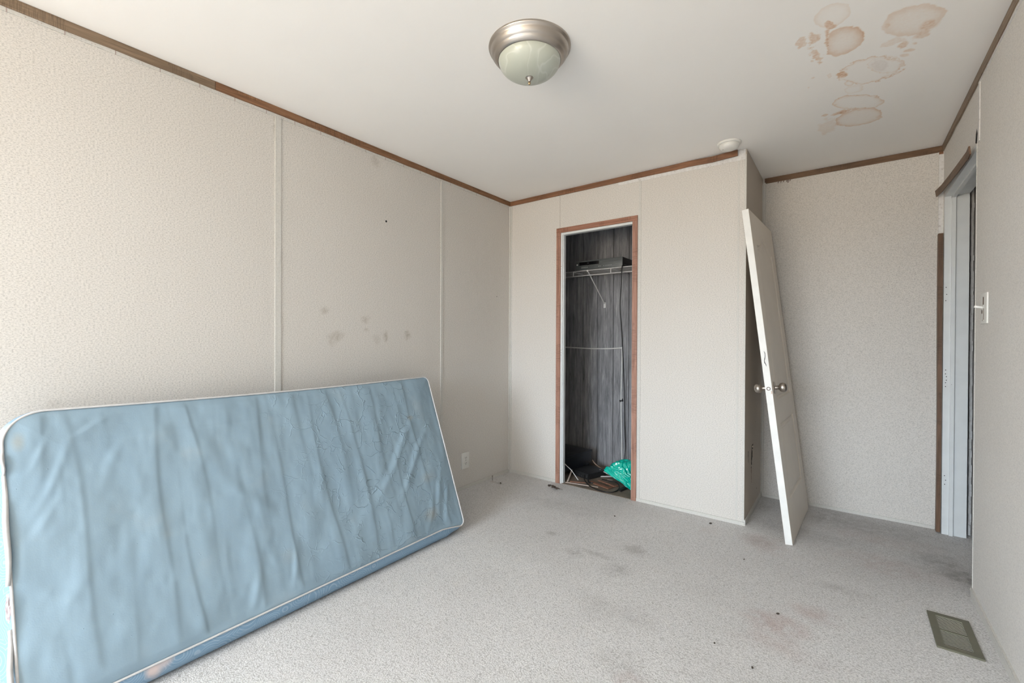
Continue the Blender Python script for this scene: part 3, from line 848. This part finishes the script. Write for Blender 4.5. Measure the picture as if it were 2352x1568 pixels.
# torn spot showing foam
bm = bmesh.new(); bmesh.ops.create_icosphere(bm, subdivisions=4, radius=1)
for v in bm.verts:
    n_ = float(fbm(v.co.y*4+3, v.co.z*6+v.co.x*3, 9, 3))-.5
    p = v.co*(1+.5*n_)
    v.co = INV @ (face_pt(.004, .315, -.012)+EY*p.x*.012+EV*p.y*.055+EN*p.z*.014)
me = bpy.data.meshes.new('torn_foam'); bm.to_mesh(me); bm.free(); me.materials.append(m_foam)
o = bpy.data.objects.new('torn_foam', me); COL.objects.link(o); o.parent = mat_e
back = pip(loopd, .005, .003)
Pb = []
for k in range(nL):
    Pb.append(Vector(vs[k*(NS+1)+NS]))
MB().tube(Pb, .005, 6, closed=True).build('piping', m_pipe, mat_e, smooth=True)

# ------------------------------------------------------------------ door slab leaning on the closet corner
yaw = math.radians(2.5); al = math.radians(7); DW, DH, DT = .72, 1.95, .036
wv_ = Vector((math.sin(yaw), math.cos(yaw), 0)); hv_ = Vector((math.cos(yaw), -math.sin(yaw), 0))
nv_ = hv_*math.cos(al)+Vector((0, 0, math.sin(al))); uv_ = -hv_*math.sin(al)+Vector((0, 0, math.cos(al)))
DO = Vector((2.082, -.139, 0))
door_e = bpy.data.objects.new('interior_door', None); COL.objects.link(door_e)
Md = Matrix((wv_, uv_, nv_)).transposed().to_4x4(); Md.translation = DO
door_e.matrix_world = Md      # local: x across, y up the slab, z out of the visible face
door_e.empty_display_size = .05
tag(door_e, 'off-white two-panel interior door taken off its hinges, leaning on the closet corner', 'door')
def arch_outline(x0, x1, y0, y1, rise, n=20):
    pts = [(x0, y0), (x1, y0)]
    for i in range(n+1):
        t_ = i/n; x = x1+(x0-x1)*t_
        # eyebrow: flat shoulders then a rounded hump
        k = .5+.5*math.cos(2*PI*(t_-.5)/.80) if abs(t_-.5) < .40 else 0
        pts.append((x, y1+rise*k))
    return pts
def inset(poly, d):
    n = len(poly); out = []
    ar = sum(poly[i][0]*poly[(i+1) % n][1]-poly[(i+1) % n][0]*poly[i][1] for i in range(n))
    sg = 1 if ar > 0 else -1
    for i in range(n):
        a = Vector(poly[i-1]); b = Vector(poly[i]); c_ = Vector(poly[(i+1) % n])
        d1_ = (b-a).normalized(); d2_ = (c_-b).normalized()
        n1_ = Vector((-d1_.y, d1_.x))*sg; n2_ = Vector((-d2_.y, d2_.x))*sg
        m_ = (n1_+n2_); l = m_.length
        m_ = m_/l if l > 1e-6 else n1_
        out.append(tuple(b+m_*(d/max(.35, m_.dot(n1_)))))
    return out
up = arch_outline(.112, .608, .808, 1.752, .075)
lo = arch_outline(.112, .608, .228, .668, 0.0, 8)
def panel_face(z, sgn):
    bm = bmesh.new()
    outer = [(0, 0), (DW, 0), (DW, DH), (0, DH)]
    allv = []; edges = []
    for poly in (outer, up, lo):
        v_ = [bm.verts.new((a, b, z)) for a, b in poly]
        for i in range(len(v_)): edges.append(bm.edges.new((v_[i], v_[(i+1) % len(v_)])))
        allv.append(v_)
    bmesh.ops.triangle_fill(bm, use_beauty=True, use_dissolve=False, edges=edges)
    for poly, pv in ((up, allv[1]), (lo, allv[2])):
        for f in [f for f in bm.faces if all(v in pv for v in f.verts)]: bm.faces.remove(f)
        prev = pv
        for d_, dz in ((.003, -.004), (.009, -.010), (.015, -.010), (.026, -.004), (.034, -.002)):
            ring = [bm.verts.new((a, b, z+sgn*dz)) for a, b in inset(poly, d_)]
            for i in range(len(ring)):
                j = (i+1) % len(ring)
                bm.faces.new((prev[i], prev[j], ring[j], ring[i]))
            prev = ring
        bm.faces.new(prev)
    return bm
slab = MB()
for z, sg in ((DT, 1), (0, -1)):
    bm = panel_face(z, sg); bm.verts.index_update()
    slab.add([v.co.copy() for v in bm.verts], [tuple(v.index for v in f.verts) for f in bm.faces]); bm.free()
slab.add([(DW, 0, 0), (DW, DH, 0), (DW, DH, DT), (DW, 0, DT)], [(0, 1, 2, 3)])
slab.add([(0, DH, 0), (DW, DH, 0), (DW, DH, DT), (0, DH, DT)], [(0, 1, 2, 3)])
slab.add([(0, 0, 0), (DW, 0, 0), (DW, 0, DT), (0, 0, DT)], [(0, 1, 2, 3)])
slab.add([(0, 0, 0), (0, DH, 0), (0, DH, DT), (0, 0, DT)], [(0, 1, 2, 3)])
slab.build('slab', m_door, door_e)
MB().rbox(-.0012, .0008, .001, DH-.001, .0005, DT-.0005, .0004).build('edge', m_door_edge, door_e)
knob_prof = [(.0, .068), (.012, .0672), (.021, .063), (.0265, .055), (.028, .046), (.0265, .037), (.021, .030), (.0135, .0265), (.0115, .022), (.0115, .008), (.014, .006), (.033, .005), (.0355, .003), (.036, 0)]
for sg, z in ((1, DT), (-1, 0)):
    Tk = Matrix.Translation((.062, .882, z)) @ (Matrix.Identity(4) if sg > 0 else Matrix.Rotation(PI, 4, 'X'))
    MB().lathe(knob_prof, 32, Tk).build('knob', m_nickel, door_e, smooth=True, auto=50)
MB().rbox(-.0022, -.0010, .853, .911, .006, .030, .0005).build('latch_plate', m_door_edge, door_e)
Tl = Matrix.Translation((-.0022, .882, .018)) @ Matrix.Rotation(-PI/2, 4, 'Y')
MB().lathe([(.0105, -.0002), (.0105, .0004), (.0075, .0004), (.006, -.001), (0, -.001)], 20, Tl).build('latch', m_rust, door_e, smooth=True, auto=40)
cr = MB(); rc = random.Random(3); pts = [(-.0016, 1.10-.011*i, .020+.004*math.sin(i*.9)+rc.uniform(-.001, .001)) for i in range(9)]
cr.tube(pts, [.0008, .0016, .0012, .0015, .002, .0012, .0022, .0016, .0006], 6); cr.build('crack', m_dark, door_e)
sm = MB(); sm.box(-.0016, -.0012, .852, .868, .022, .0335); sm.build('bare_patch', plain('bare_pinkish_wood', (.60, .38, .28), .7), door_e)

# ------------------------------------------------------------------ ceiling lamp
LX, LY = 1.31, -1.59
lamp = empty('ceiling_lamp', (LX, LY, H), 'flush ceiling lamp with alabaster glass bowl in a brushed nickel pan', 'ceiling lamp')
MB().lathe([(.150, 0), (.1665, 0), (.1675, -.004), (.1655, -.009), (.160, -.012), (.158, -.018), (.1545, -.028), (.149, -.036), (.1435, -.040), (.1435, -.0425), (.1395, -.045), (.1385, -.048), (.1345, -.050), (.1325, -.054), (.127, -.055), (.124, -.050), (.10, -.03)], 96).build('pan', m_nickel, lamp, smooth=True, auto=60)
dome = [(.1265, -.050)]
for i in range(1, 25):
    a = i/24*PI/2; dome.append((.1265*math.cos(a)**.82, -.052-.070*math.sin(a)**1.05))
MB().lathe(dome, 96).build('glass_bowl', m_glass, lamp, smooth=True)
MB().lathe([(.0, -.118), (.016, -.119), (.0165, -.1225), (.0125, -.125), (.011, -.128), (.0075, -.132), (.006, -.136), (.0045, -.138), (.0, -.138)], 32).build('finial', m_nickel, lamp, smooth=True, auto=50)
MB().lathe([(.0, -.1375), (.0042, -.138), (.0058, -.142), (.0052, -.147), (.0032, -.1505), (.0, -.1515)], 24).build('finial_tip', m_brass, lamp, smooth=True)

# smoke detector
sd = empty('smoke_detector', (1.775, -.145, H), 'round white smoke detector on the ceiling just before the closet wall', 'smoke detector')
MB().lathe([(.0, 0), (.066, 0), (.067, -.006), (.063, -.011), (.056, -.012), (.056, -.015)], 48).build('base', m_plastic, sd, smooth=True, auto=40)
MB().lathe([(.0545, -.012), (.0545, -.0155)], 48).build('slot', m_dark, sd)
MB().lathe([(.0565, -.0155), (.0565, -.019), (.053, -.028), (.044, -.036), (.030, -.0395), (.0, -.040)], 48).build('cover', m_plastic, sd, smooth=True, auto=60)
hm = MB(); disc(hm, (-.030, -.018, -.0395), .0022, 'z'); hm.build('indicator', m_dark, sd)

# ------------------------------------------------------------------ wall outlet and switch
out = empty('wall_outlet', (0, -.565, .22), 'white duplex outlet plate low on the left wall beyond the mattress', 'outlet')
MB().rbox(.0005, .010, -.040, .040, -.061, .061, .0015).build('plate', m_plastic, out, smooth=True, auto=30)
for z in (.021, -.021):
    rc_ = MB().prism([(.017*math.cos(a), .0145*math.sin(a)) for a in [2*PI*k/20 for k in range(20)]], .0012, lambda a, b, c: (.010+c, a, b+z)).build('receptacle', m_plastic, out)
    s2 = MB().box(.0111, .0116, -.008, -.0055, z-.003, z+.007).box(.0111, .0116, .0055, .008, z-.003, z+.007).box(.0111, .0116, -.002, .002, z-.0115, z-.0075)
    s2.build('slot', m_dark, rc_)
disc_m = MB(); disc(disc_m, (.0101, 0, 0), .0028, 'x'); disc_m.build('screw', m_screw, out)

sw = empty('light_switch', (XR, -.405, 1.297), 'white toggle switch plate with two empty slots on the right wall by the doorway', 'light switch')
MB().rbox(-.006, -.0005, -.055, .055, -.064, .064, .0014).build('plate', m_plastic, sw, smooth=True, auto=30)
MB().rbox(-.0068, -.0055, -.006, .026, -.052, .048, .0006).build('frame_insert', m_plastic, sw)
MB().box(-.0072, -.0062, -.006, .006, .015, .048).box(-.0072, -.0062, -.0065, -.004, -.048, -.0).build('slot', m_rust, sw)
Tt = Matrix.Translation((-.006, .014, .004)) @ Matrix.Rotation(math.radians(12), 4, 'Y')
MB().rbox(-.026, .0, -.004, .004, -.0045, .0045, .0012, Tt).build('toggle', m_plastic, sw, smooth=True, auto=40)
Th = Matrix.Translation((-.0070, .018, -.014)) @ Matrix.Rotation(-PI/2, 4, 'Y')
MB().lathe([(.0, .0006), (.0062, .0006), (.0062, 0)], 16, Th @ Matrix.Diagonal((1.35, 1, 1, 1))).build('screw_hole', m_rust, sw)
hm = MB(); disc(hm, (-.0066, .012, -.050), .0028, 'x', 10, -.0006); hm.build('screw', m_rust, sw)

# ------------------------------------------------------------------ floor register
vx0, vx1, vy0, vy1 = 2.634, 2.762, -.775, -.497
vent = empty('floor_vent', ((vx0+vx1)/2, (vy0+vy1)/2, 0), 'olive brown metal floor register in the carpet near the right wall', 'floor vent')
IV = Matrix.Translation(-Vector(((vx0+vx1)/2, (vy0+vy1)/2, 0)))
ix0, ix1, iy0, iy1 = vx0+.024, vx1-.024, vy0+.022, vy1-.022
fr = MB()
fr.add([IV @ Vector((x, y, z)) for z in (.0, .007) for x, y in ((vx0, vy0), (vx1, vy0), (vx1, vy1), (vx0, vy1), (ix0, iy0), (ix1, iy0), (ix1, iy1), (ix0, iy1))],
       [(8+i, 8+(i+1) % 4, 12+(i+1) % 4, 12+i) for i in range(4)]+[(i, (i+1) % 4, 8+(i+1) % 4, 8+i) for i in range(4)]+[(4+i, 4+(i+1) % 4, 12+(i+1) % 4, 12+i) for i in range(4)])
fr.build('frame', m_vent, vent)
MB().box(ix0, ix1, iy0, iy1, .001, .002, IV).build('duct', m_dark, vent)
n = 24; pitch = (iy1-iy0)/n
proto = None
for i in range(n):
    y = iy0+pitch*(i+.5)
    if i == 12:
        MB().box(ix0, ix1, y-pitch*.22, y+pitch*.22, .003, .0062, IV).build('divider', m_vent, vent); continue
    if proto is None:
        Tl = Matrix.Rotation(math.radians(-18), 4, 'X')
        proto = MB().box(-(ix1-ix0)/2, (ix1-ix0)/2, -pitch*.25, pitch*.25, -.0008, .0008, Tl).build('louver', m_vent_l, vent)
        q = proto
    else:
        q = proto.copy(); COL.objects.link(q); q.parent = vent
    q.location = (0, y-(vy0+vy1)/2, .0050)

# ------------------------------------------------------------------ closet: wire shelf, player, cords, boxes, scraps, bag
sh = empty('wire_shelf', (.9, .48, 1.74), 'white coated wire shelf across the closet with a diagonal brace', 'shelf')
IS = Matrix.Translation(-Vector((.9, .48, 1.74)))
SF, SZ = .30, 1.742
def tb(p, r, n=8): return MB().tube([IS @ Vector(q) for q in p], r, n)
for z in (SZ, SZ-.042): tb([(.01, SF, z), (XC-.10, SF, z)], .0032).build('front_rail', m_wire, sh, smooth=True)
for x in (.12, .463, .81, 1.12, 1.45): tb([(x, SF, SZ-.004), (x, YA-.01, SZ-.004)], .0028).build('cross_rail', m_wire, sh, smooth=True)
for k in range(11):
    y = SF+.03+k*.030
    tb([(.01, y, SZ+.001), (XC-.10, y, SZ+.001)], .0012, 6).build('deck_wire', m_wire, sh, smooth=True)
for x in (.12, .463, .81, 1.12, 1.45):
    tb([(x, SF-.003, SZ+.002), (x, SF-.003, SZ-.044)], .0036).build('lip_tie', m_wire, sh, smooth=True)
br = MB().tube([IS @ Vector(q) for q in ((.598, SF, SZ-.004), (.594, .45, 1.63), (.588, YA-.012, 1.482))], .0048, 8)
br.rbox(.578, .600, YA-.014, YA-.0065, 1.445, 1.497, .002, IS)
br.rbox(.592, .604, SF-.005, SF+.006, SZ-.012, SZ+.004, .002, IS)
br.build('brace', m_wire, sh, smooth=True, auto=40)

vc = empty('disc_player', (.692, .45, SZ+.003), 'charcoal disc and cassette player lying on the wire closet shelf', 'video player')
vc.rotation_euler = (0, 0, 0)
vw, vd, vh = .425, .25, .082
MB().rbox(-vw/2, vw/2, -.135, vd-.135, .004, vh, .003).build('body', m_blackp, vc, smooth=True, auto=40)
fp = MB().rbox(-vw/2, vw/2, -.142, -.134, .004, vh, .002).build('front_panel', m_vcr, vc, smooth=True, auto=40)
MB().rbox(-.178, .005, -.1445, -.1415, .044, .071, .001).build('tape_door', m_vcr_win, vc)
MB().rbox(.045, .200, -.1445, -.1415, .054, .068, .001).build('disc_tray', m_vcr, vc)
for x in [-.155+.013*i for i in range(5)]+[.0, .014]+[.048]+[.066+.012*i for i in range(5)]: MB().rbox(x, x+.0045, -.1445, -.1415, .022, .0265, .001).build('button', m_grey_print, vc)
Tk = Matrix.Translation((-.198, -.142, .052)) @ Matrix.Rotation(PI/2, 4, 'X')
MB().lathe([(0, .004), (.006, .004), (.007, 0)], 16, Tk).build('power_button', m_grey_print, vc)
for a in ((-.103, -.084, -.1448, -.1444, .0585, .0605), (.015, .027, -.1423, -.1418, .0585, .0605), (.150, .190, -.1423, -.1418, .0302, .0312)): MB().box(*a).build('marking', m_worn_print, vc)
for x in (-.17, .17):
    MB().box(x-.012, x+.012, -.12, -.09, 0, .005).build('foot', m_blackp, vc)

def curve_pts(ctrl, n=10):
    P = [Vector(p) for p in ctrl]; out = []
    for i in range(len(P)-1):
        p0 = P[max(i-1, 0)]; p1 = P[i]; p2 = P[i+1]; p3 = P[min(i+2, len(P)-1)]
        for k in range(n):
            t_ = k/n
            out.append(0.5*((2*p1)+(-p0+p2)*t_+(2*p0-5*p1+4*p2-p3)*t_*t_+(-p0+3*p1-3*p2+p3)*t_**3))
    out.append(P[-1]); return out
def cord(name, ctrl, r, mat, label, cat='cord', n=10):
    o = MB().tube(curve_pts(ctrl, n), r, 8).build(name, mat, None, smooth=True)
    return tag(o, label, cat)
cord('power_cord', [(.94, .62, 1.765), (.930, .42, 1.755), (.915, .287, 1.752), (.906, .283, 1.60), (.897, .285, 1.42), (.905, .30, 1.24), (.845, .47, 1.02), (.800, .60, .80), (.795, .63, .45), (.80, .635, .20), (.80, .60, .05)], .0040, m_cordb,
     'thin black power cord hanging from the player on the shelf down the closet wall')
cord('wall_cable', [(.02, YA-.011, 1.083), (.25, YA-.011, 1.080), (.45, YA-.011, 1.073), (.65, YA-.011, 1.076), (.748, YA-.011, 1.083), (.757, YA-.011, 1.074), (.757, YA-.011, .90), (.752, YA-.011, .65), (.757, YA-.012, .40), (.765, YA-.012, .05)], .0058, m_cordw,
     'white cable running level across the dark closet paneling then down to the floor')
ct = MB().tube([(.738, YA-.0115, .612), (.770, YA-.0115, .616)], .0075, 8); ct.tube([(.744, YA-.02, .60), (.768, YA-.0125, .633)], .003, 6)
cto = ct.build('cable_clip', m_blackp, bpy.data.objects['wall_cable'], smooth=True)

# lower black case on the closet floor and the box on top of it
def rotbox(name, cx, cy, z0, sx_, sy_, h, ang, mat, label, cat):
    e_ = empty(name, (cx, cy, z0), label, cat, rot=(0, 0, math.radians(ang)))
    return e_
lc = rotbox('equipment_case', .505, .355, .0045, 0, 0, 0, -18, None, 'low flat black equipment case on the closet floor under the bigger black box', 'case')
MB().rbox(-.205, .205, -.105, .105, .003, .048, .002).build('body', m_blackp, lc, smooth=True, auto=40)
MB().rbox(-.207, .207, -.107, .107, .043, .050, .0015).build('lid', m_blackp, lc, smooth=True, auto=40)
for x, h_ in ((.10, .030), (.125, .022), (.185, .036)): MB().box(x, x+.005, -.1062, -.1050, .014, h_).build('port', m_vcr, lc)
bx = rotbox('storage_box', .330, .335, .056, 0, 0, 0, -8, None, 'glossy black box with an overhanging lid at the left side of the closet floor', 'box')
MB().rbox(-.19, .190, -.20, .185, .0, .108, .002).build('body', m_black, bx, smooth=True, auto=40)
MB().rbox(-.195, .197, -.205, .192, .104, .124, .003).build('lid', m_black, bx, smooth=True, auto=40)

def stick(name, p0, p1, w, h, mat, label, cat='scrap', twist=0):
    a = Vector(p0); b = Vector(p1); d = b-a; L = d.length; d.normalize()
    up_ = Vector((0, 0, 1)); s_ = d.cross(up_).normalized(); u_ = s_.cross(d)
    Mx = Matrix((d, s_, u_)).transposed().to_4x4(); Mx.translation = a
    rr = random.Random(hash(label) % 1000 if False else len(label)*7+int(p0[0]*1000))
    n = 6; vs = []; fs = []
    for i in range(n+1):
        x = L*i/n; j = rr.uniform(-.0006, .0006)
        for yy, zz in ((-w/2, 0), (w/2, 0), (w/2, h), (-w/2, h)): vs.append(Mx @ Vector((x+(rr.uniform(-.004, .004) if i in (0, n) else 0), yy+j, zz)))
    for i in range(n):
        q = i*4; r_ = q+4
        fs += [(q, q+1, r_+1, r_), (q+1, q+2, r_+2, r_+1), (q+2, q+3, r_+3, r_+2), (q+3, q, r_, r_+3)]
    fs += [(0, 3, 2, 1), (n*4, n*4+1, n*4+2, n*4+3)]
    return tag(MB().add(vs, fs).build(name, mat), label, cat)
Z = .0045
stick('threshold_strip', (.549, .032, Z), (.812, .085, Z), .010, .004, m_scrapp, 'pale broken strip lying along the closet threshold')
stick('trim_scrap', (.552, .060, Z), (.492, .245, .055), .012, .004, m_scrapp, 'short pale stick propped against the low black case')
stick('trim_scrap', (.650, .300, Z), (.800, .390, .010), .012, .006, m_cordw, 'thin white scrap under the edge of the low black case')
stick('trim_scrap', (.685, .372, .052), (.870, .335, .016), .012, .004, m_cordw, 'long white scrap slanting from the black case toward the green bag')
stick('trim_scrap', (.640, .455, Z), (.770, .445, .008), .012, .006, m_cordw, 'white scrap at the back of the closet floor behind the others')
stick('trim_scrap', (.700, .165, Z), (.905, .085, .012), .030, .006, m_scrap, 'wide reddish brown wood scrap in the middle of the closet floor')
stick('trim_scrap', (.742, .235, Z+.002), (.930, .135, .02), .018, .005, m_scrap, 'reddish brown wood strip crossing behind the widest scrap')
stick('trim_scrap', (.885, .080, .012), (.915, .215, .004), .020, .005, m_scrap, 'short brown strip pointing from the threshold toward the green bag')
stick('trim_scrap', (.790, .300, .005), (.860, .235, .03), .008, .004, m_scrapp, 'small pale splinter leaning on the brown scraps')
stick('trim_scrap', (.570, .070, Z), (.690, .120, Z), .016, .005, m_scrap, 'dull brown strip beside the pale threshold strip')
stick('trim_scrap', (.985, .100, Z), (1.000, .165, .012), .022, .016, m_blackp, 'small dark block on the closet floor in front of the green bag')
cord('bare_cord', [(.50, .075, .150), (.525, .100, .115), (.550, .120, .085), (.575, .135, .045), (.606, .137, .009)], .0032, m_cordw, 'cream cord drooping over the black boxes to the closet floor')
cord('copper_cord', [(.530, .545, .072), (.545, .535, .060), (.600, .505, .040), (.70, .47, .015), (.80, .45, .012)], .0045, m_copper, 'tan double cord along the back of the closet floor')
cord('black_cable', [(.640, .180, .045), (.656, .149, .02), (.735, .072, .010), (.818, .028, .009), (.896, .012, .009), (.947, .030, .010), (.969, .091, .014), (.950, .165, .022), (.90, .212, .030), (.852, .196, .034), (.783, .212, .030)], .0042, m_cordb,
     'black cable looping across the closet floor over the brown scraps')
cord('black_cable', [(.690, .150, .040), (.700, .130, .026), (.715, .118, .018), (.735, .112, .018), (.750, .118, .020)], .006, m_cordb, 'short thick black cable end hanging off the low black case')
cord('coiled_wire', [(.535+.020*math.cos(a), .425+.016*math.sin(a), .058+.0015*a) for a in [k*.7 for k in range(20)]], .0022, m_cordb, 'small coil of dark wire on the low black case', n=4)

# green plastic bag, crumpled
bm = bmesh.new(); bmesh.ops.create_icosphere(bm, subdivisions=6, radius=1)
rb = random.Random(21)
planes = []
for _ in range(26):
    q = Vector((rb.gauss(0, 1), rb.gauss(0, 1), rb.gauss(0, 1))).normalized()
    planes.append((q, rb.uniform(.62, .98)))
for v in bm.verts:
    p = v.co.copy()
    ks = [h_/max(.08, q.dot(p)) for q, h_ in planes]
    k = -math.log(sum(math.exp(-11*t_) for t_ in ks))/11
    k = min(k+.10, 1.25)
    w_ = Vector((float(fbm(p.x*2+5, p.y*2+p.z, 41, 2)), float(fbm(p.y*2+9, p.z*2+p.x, 43, 2)), 0))
    for sc, am in ((1.9, .16), (4.2, .07), (9.0, .025)):
        n_ = float(fbm(p.x*sc+w_.x*3+p.z*sc*.6, p.y*sc*.8+p.z*sc*.9+w_.y*3, int(sc*10), 1))
        k += am*((1-abs(2*n_-1))**2-.5)
    x, y, z = p
    v.co = Vector((x*.122*k*(1.0-.30*max(0, -z)), y*.090*k, z*.108*k))
zmin = min(v.co.z for v in bm.verts)
for v in bm.verts:
    z = v.co.z-zmin
    v.co.z = z
    v.co.x += max(0, .115-z)*1.05      # slumps toward the right jamb
    v.co.y += (z-.08)*.35
for f in bm.faces: f.smooth = True
for ed in bm.edges:
    if ed.calc_face_angle(0) > .5: ed.smooth = False
me = bpy.data.meshes.new('plastic_bag'); bm.to_mesh(me); bm.free(); me.materials.append(m_bag)
bag = bpy.data.objects.new('plastic_bag', me); COL.objects.link(bag); bag.location = (.935, .205, .012)
tag(bag, 'crumpled emerald green plastic bag on the closet floor by the right jamb', 'plastic bag')

# ------------------------------------------------------------------ bits on the carpet
scw = empty('screw', (.049, -.288, 0), 'steel screw standing head up in the carpet by the left wall', 'screw')
MB().lathe([(0, .0), (.001, .001), (.0022, .008), (.0022, .036), (.0024, .037), (.0058, .041), (.0058, .0425), (0, .0425)], 14).build('shank', m_screw, scw, smooth=True, auto=40)
lf = empty('dried_leaf', (.558, -.158, .004), 'dark brown crumpled dead leaf on the carpet before the closet doorway', 'leaf')
rl = random.Random(5)
for part in range(1):
    vs = []; fs = []; n = 14
    for i in range(n+1):
        t_ = i/n; w = .017*math.sin(PI*(t_*.92+.04))*(0.7+.5*rl.random())
        x = -.058+.112*t_; y = .012*math.sin(t_*5)
        for k in range(5):
            q = (k-2)/2
            vs.append((x+rl.uniform(-.002, .002), y+q*w, .006+.010*rl.random()+(.008 if abs(q) < .6 else 0)))
    for i in range(n):
        for k in range(4):
            if rl.random() < .86: fs.append((i*5+k, i*5+k+1, i*5+k+6, i*5+k+5))
    o = MB().add(vs, fs).build('blade', m_debris, lf)
    sf_ = o.modifiers.new('thick', 'SOLIDIFY'); sf_.thickness = .0012
MB().tube(curve_pts([(.048, .0, .012), (.060, -.005, .014), (.072, .004, .006)], 5), .0012, 6).build('stalk', m_debris, lf)
crumbs = [((.143, -.298), .010, 'thin dark sliver on the carpet beside the standing screw'), ((1.675, -.101), .011, 'dark speck on the carpet at the foot of the closet wall'),
          ((1.928, -.478), .006, 'tiny dark crumb on the carpet left of the leaning door foot'), ((2.129, -.911), .009, 'dark crumb on the pinkish carpet stain'),
          ((1.958, -1.268), .006, 'small dark crumb on the carpet left of the pinkish stain'), ((2.095, -1.324), .007, 'dark crumb on the carpet nearest the lower edge of the photo'),
          ((1.147, -.361), .008, 'brownish crumb on the carpet in front of the closet doorway right casing')]
for (x, y), r, lb in crumbs:
    bm = bmesh.new(); bmesh.ops.create_icosphere(bm, subdivisions=2, radius=1)
    for v in bm.verts:
        v.co = Vector((v.co.x*r*rl.uniform(.6, 1.1), v.co.y*r*.5*rl.uniform(.6, 1.1), v.co.z*r*.4+r*.35))
    me = bpy.data.meshes.new('carpet_crumb'); bm.to_mesh(me); bm.free(); me.materials.append(m_debris)
    o = bpy.data.objects.new('carpet_crumb', me); COL.objects.link(o); o.location = (x, y, .001); o.rotation_euler = (0, 0, rl.uniform(0, 3))
    tag(o, lb, 'debris')
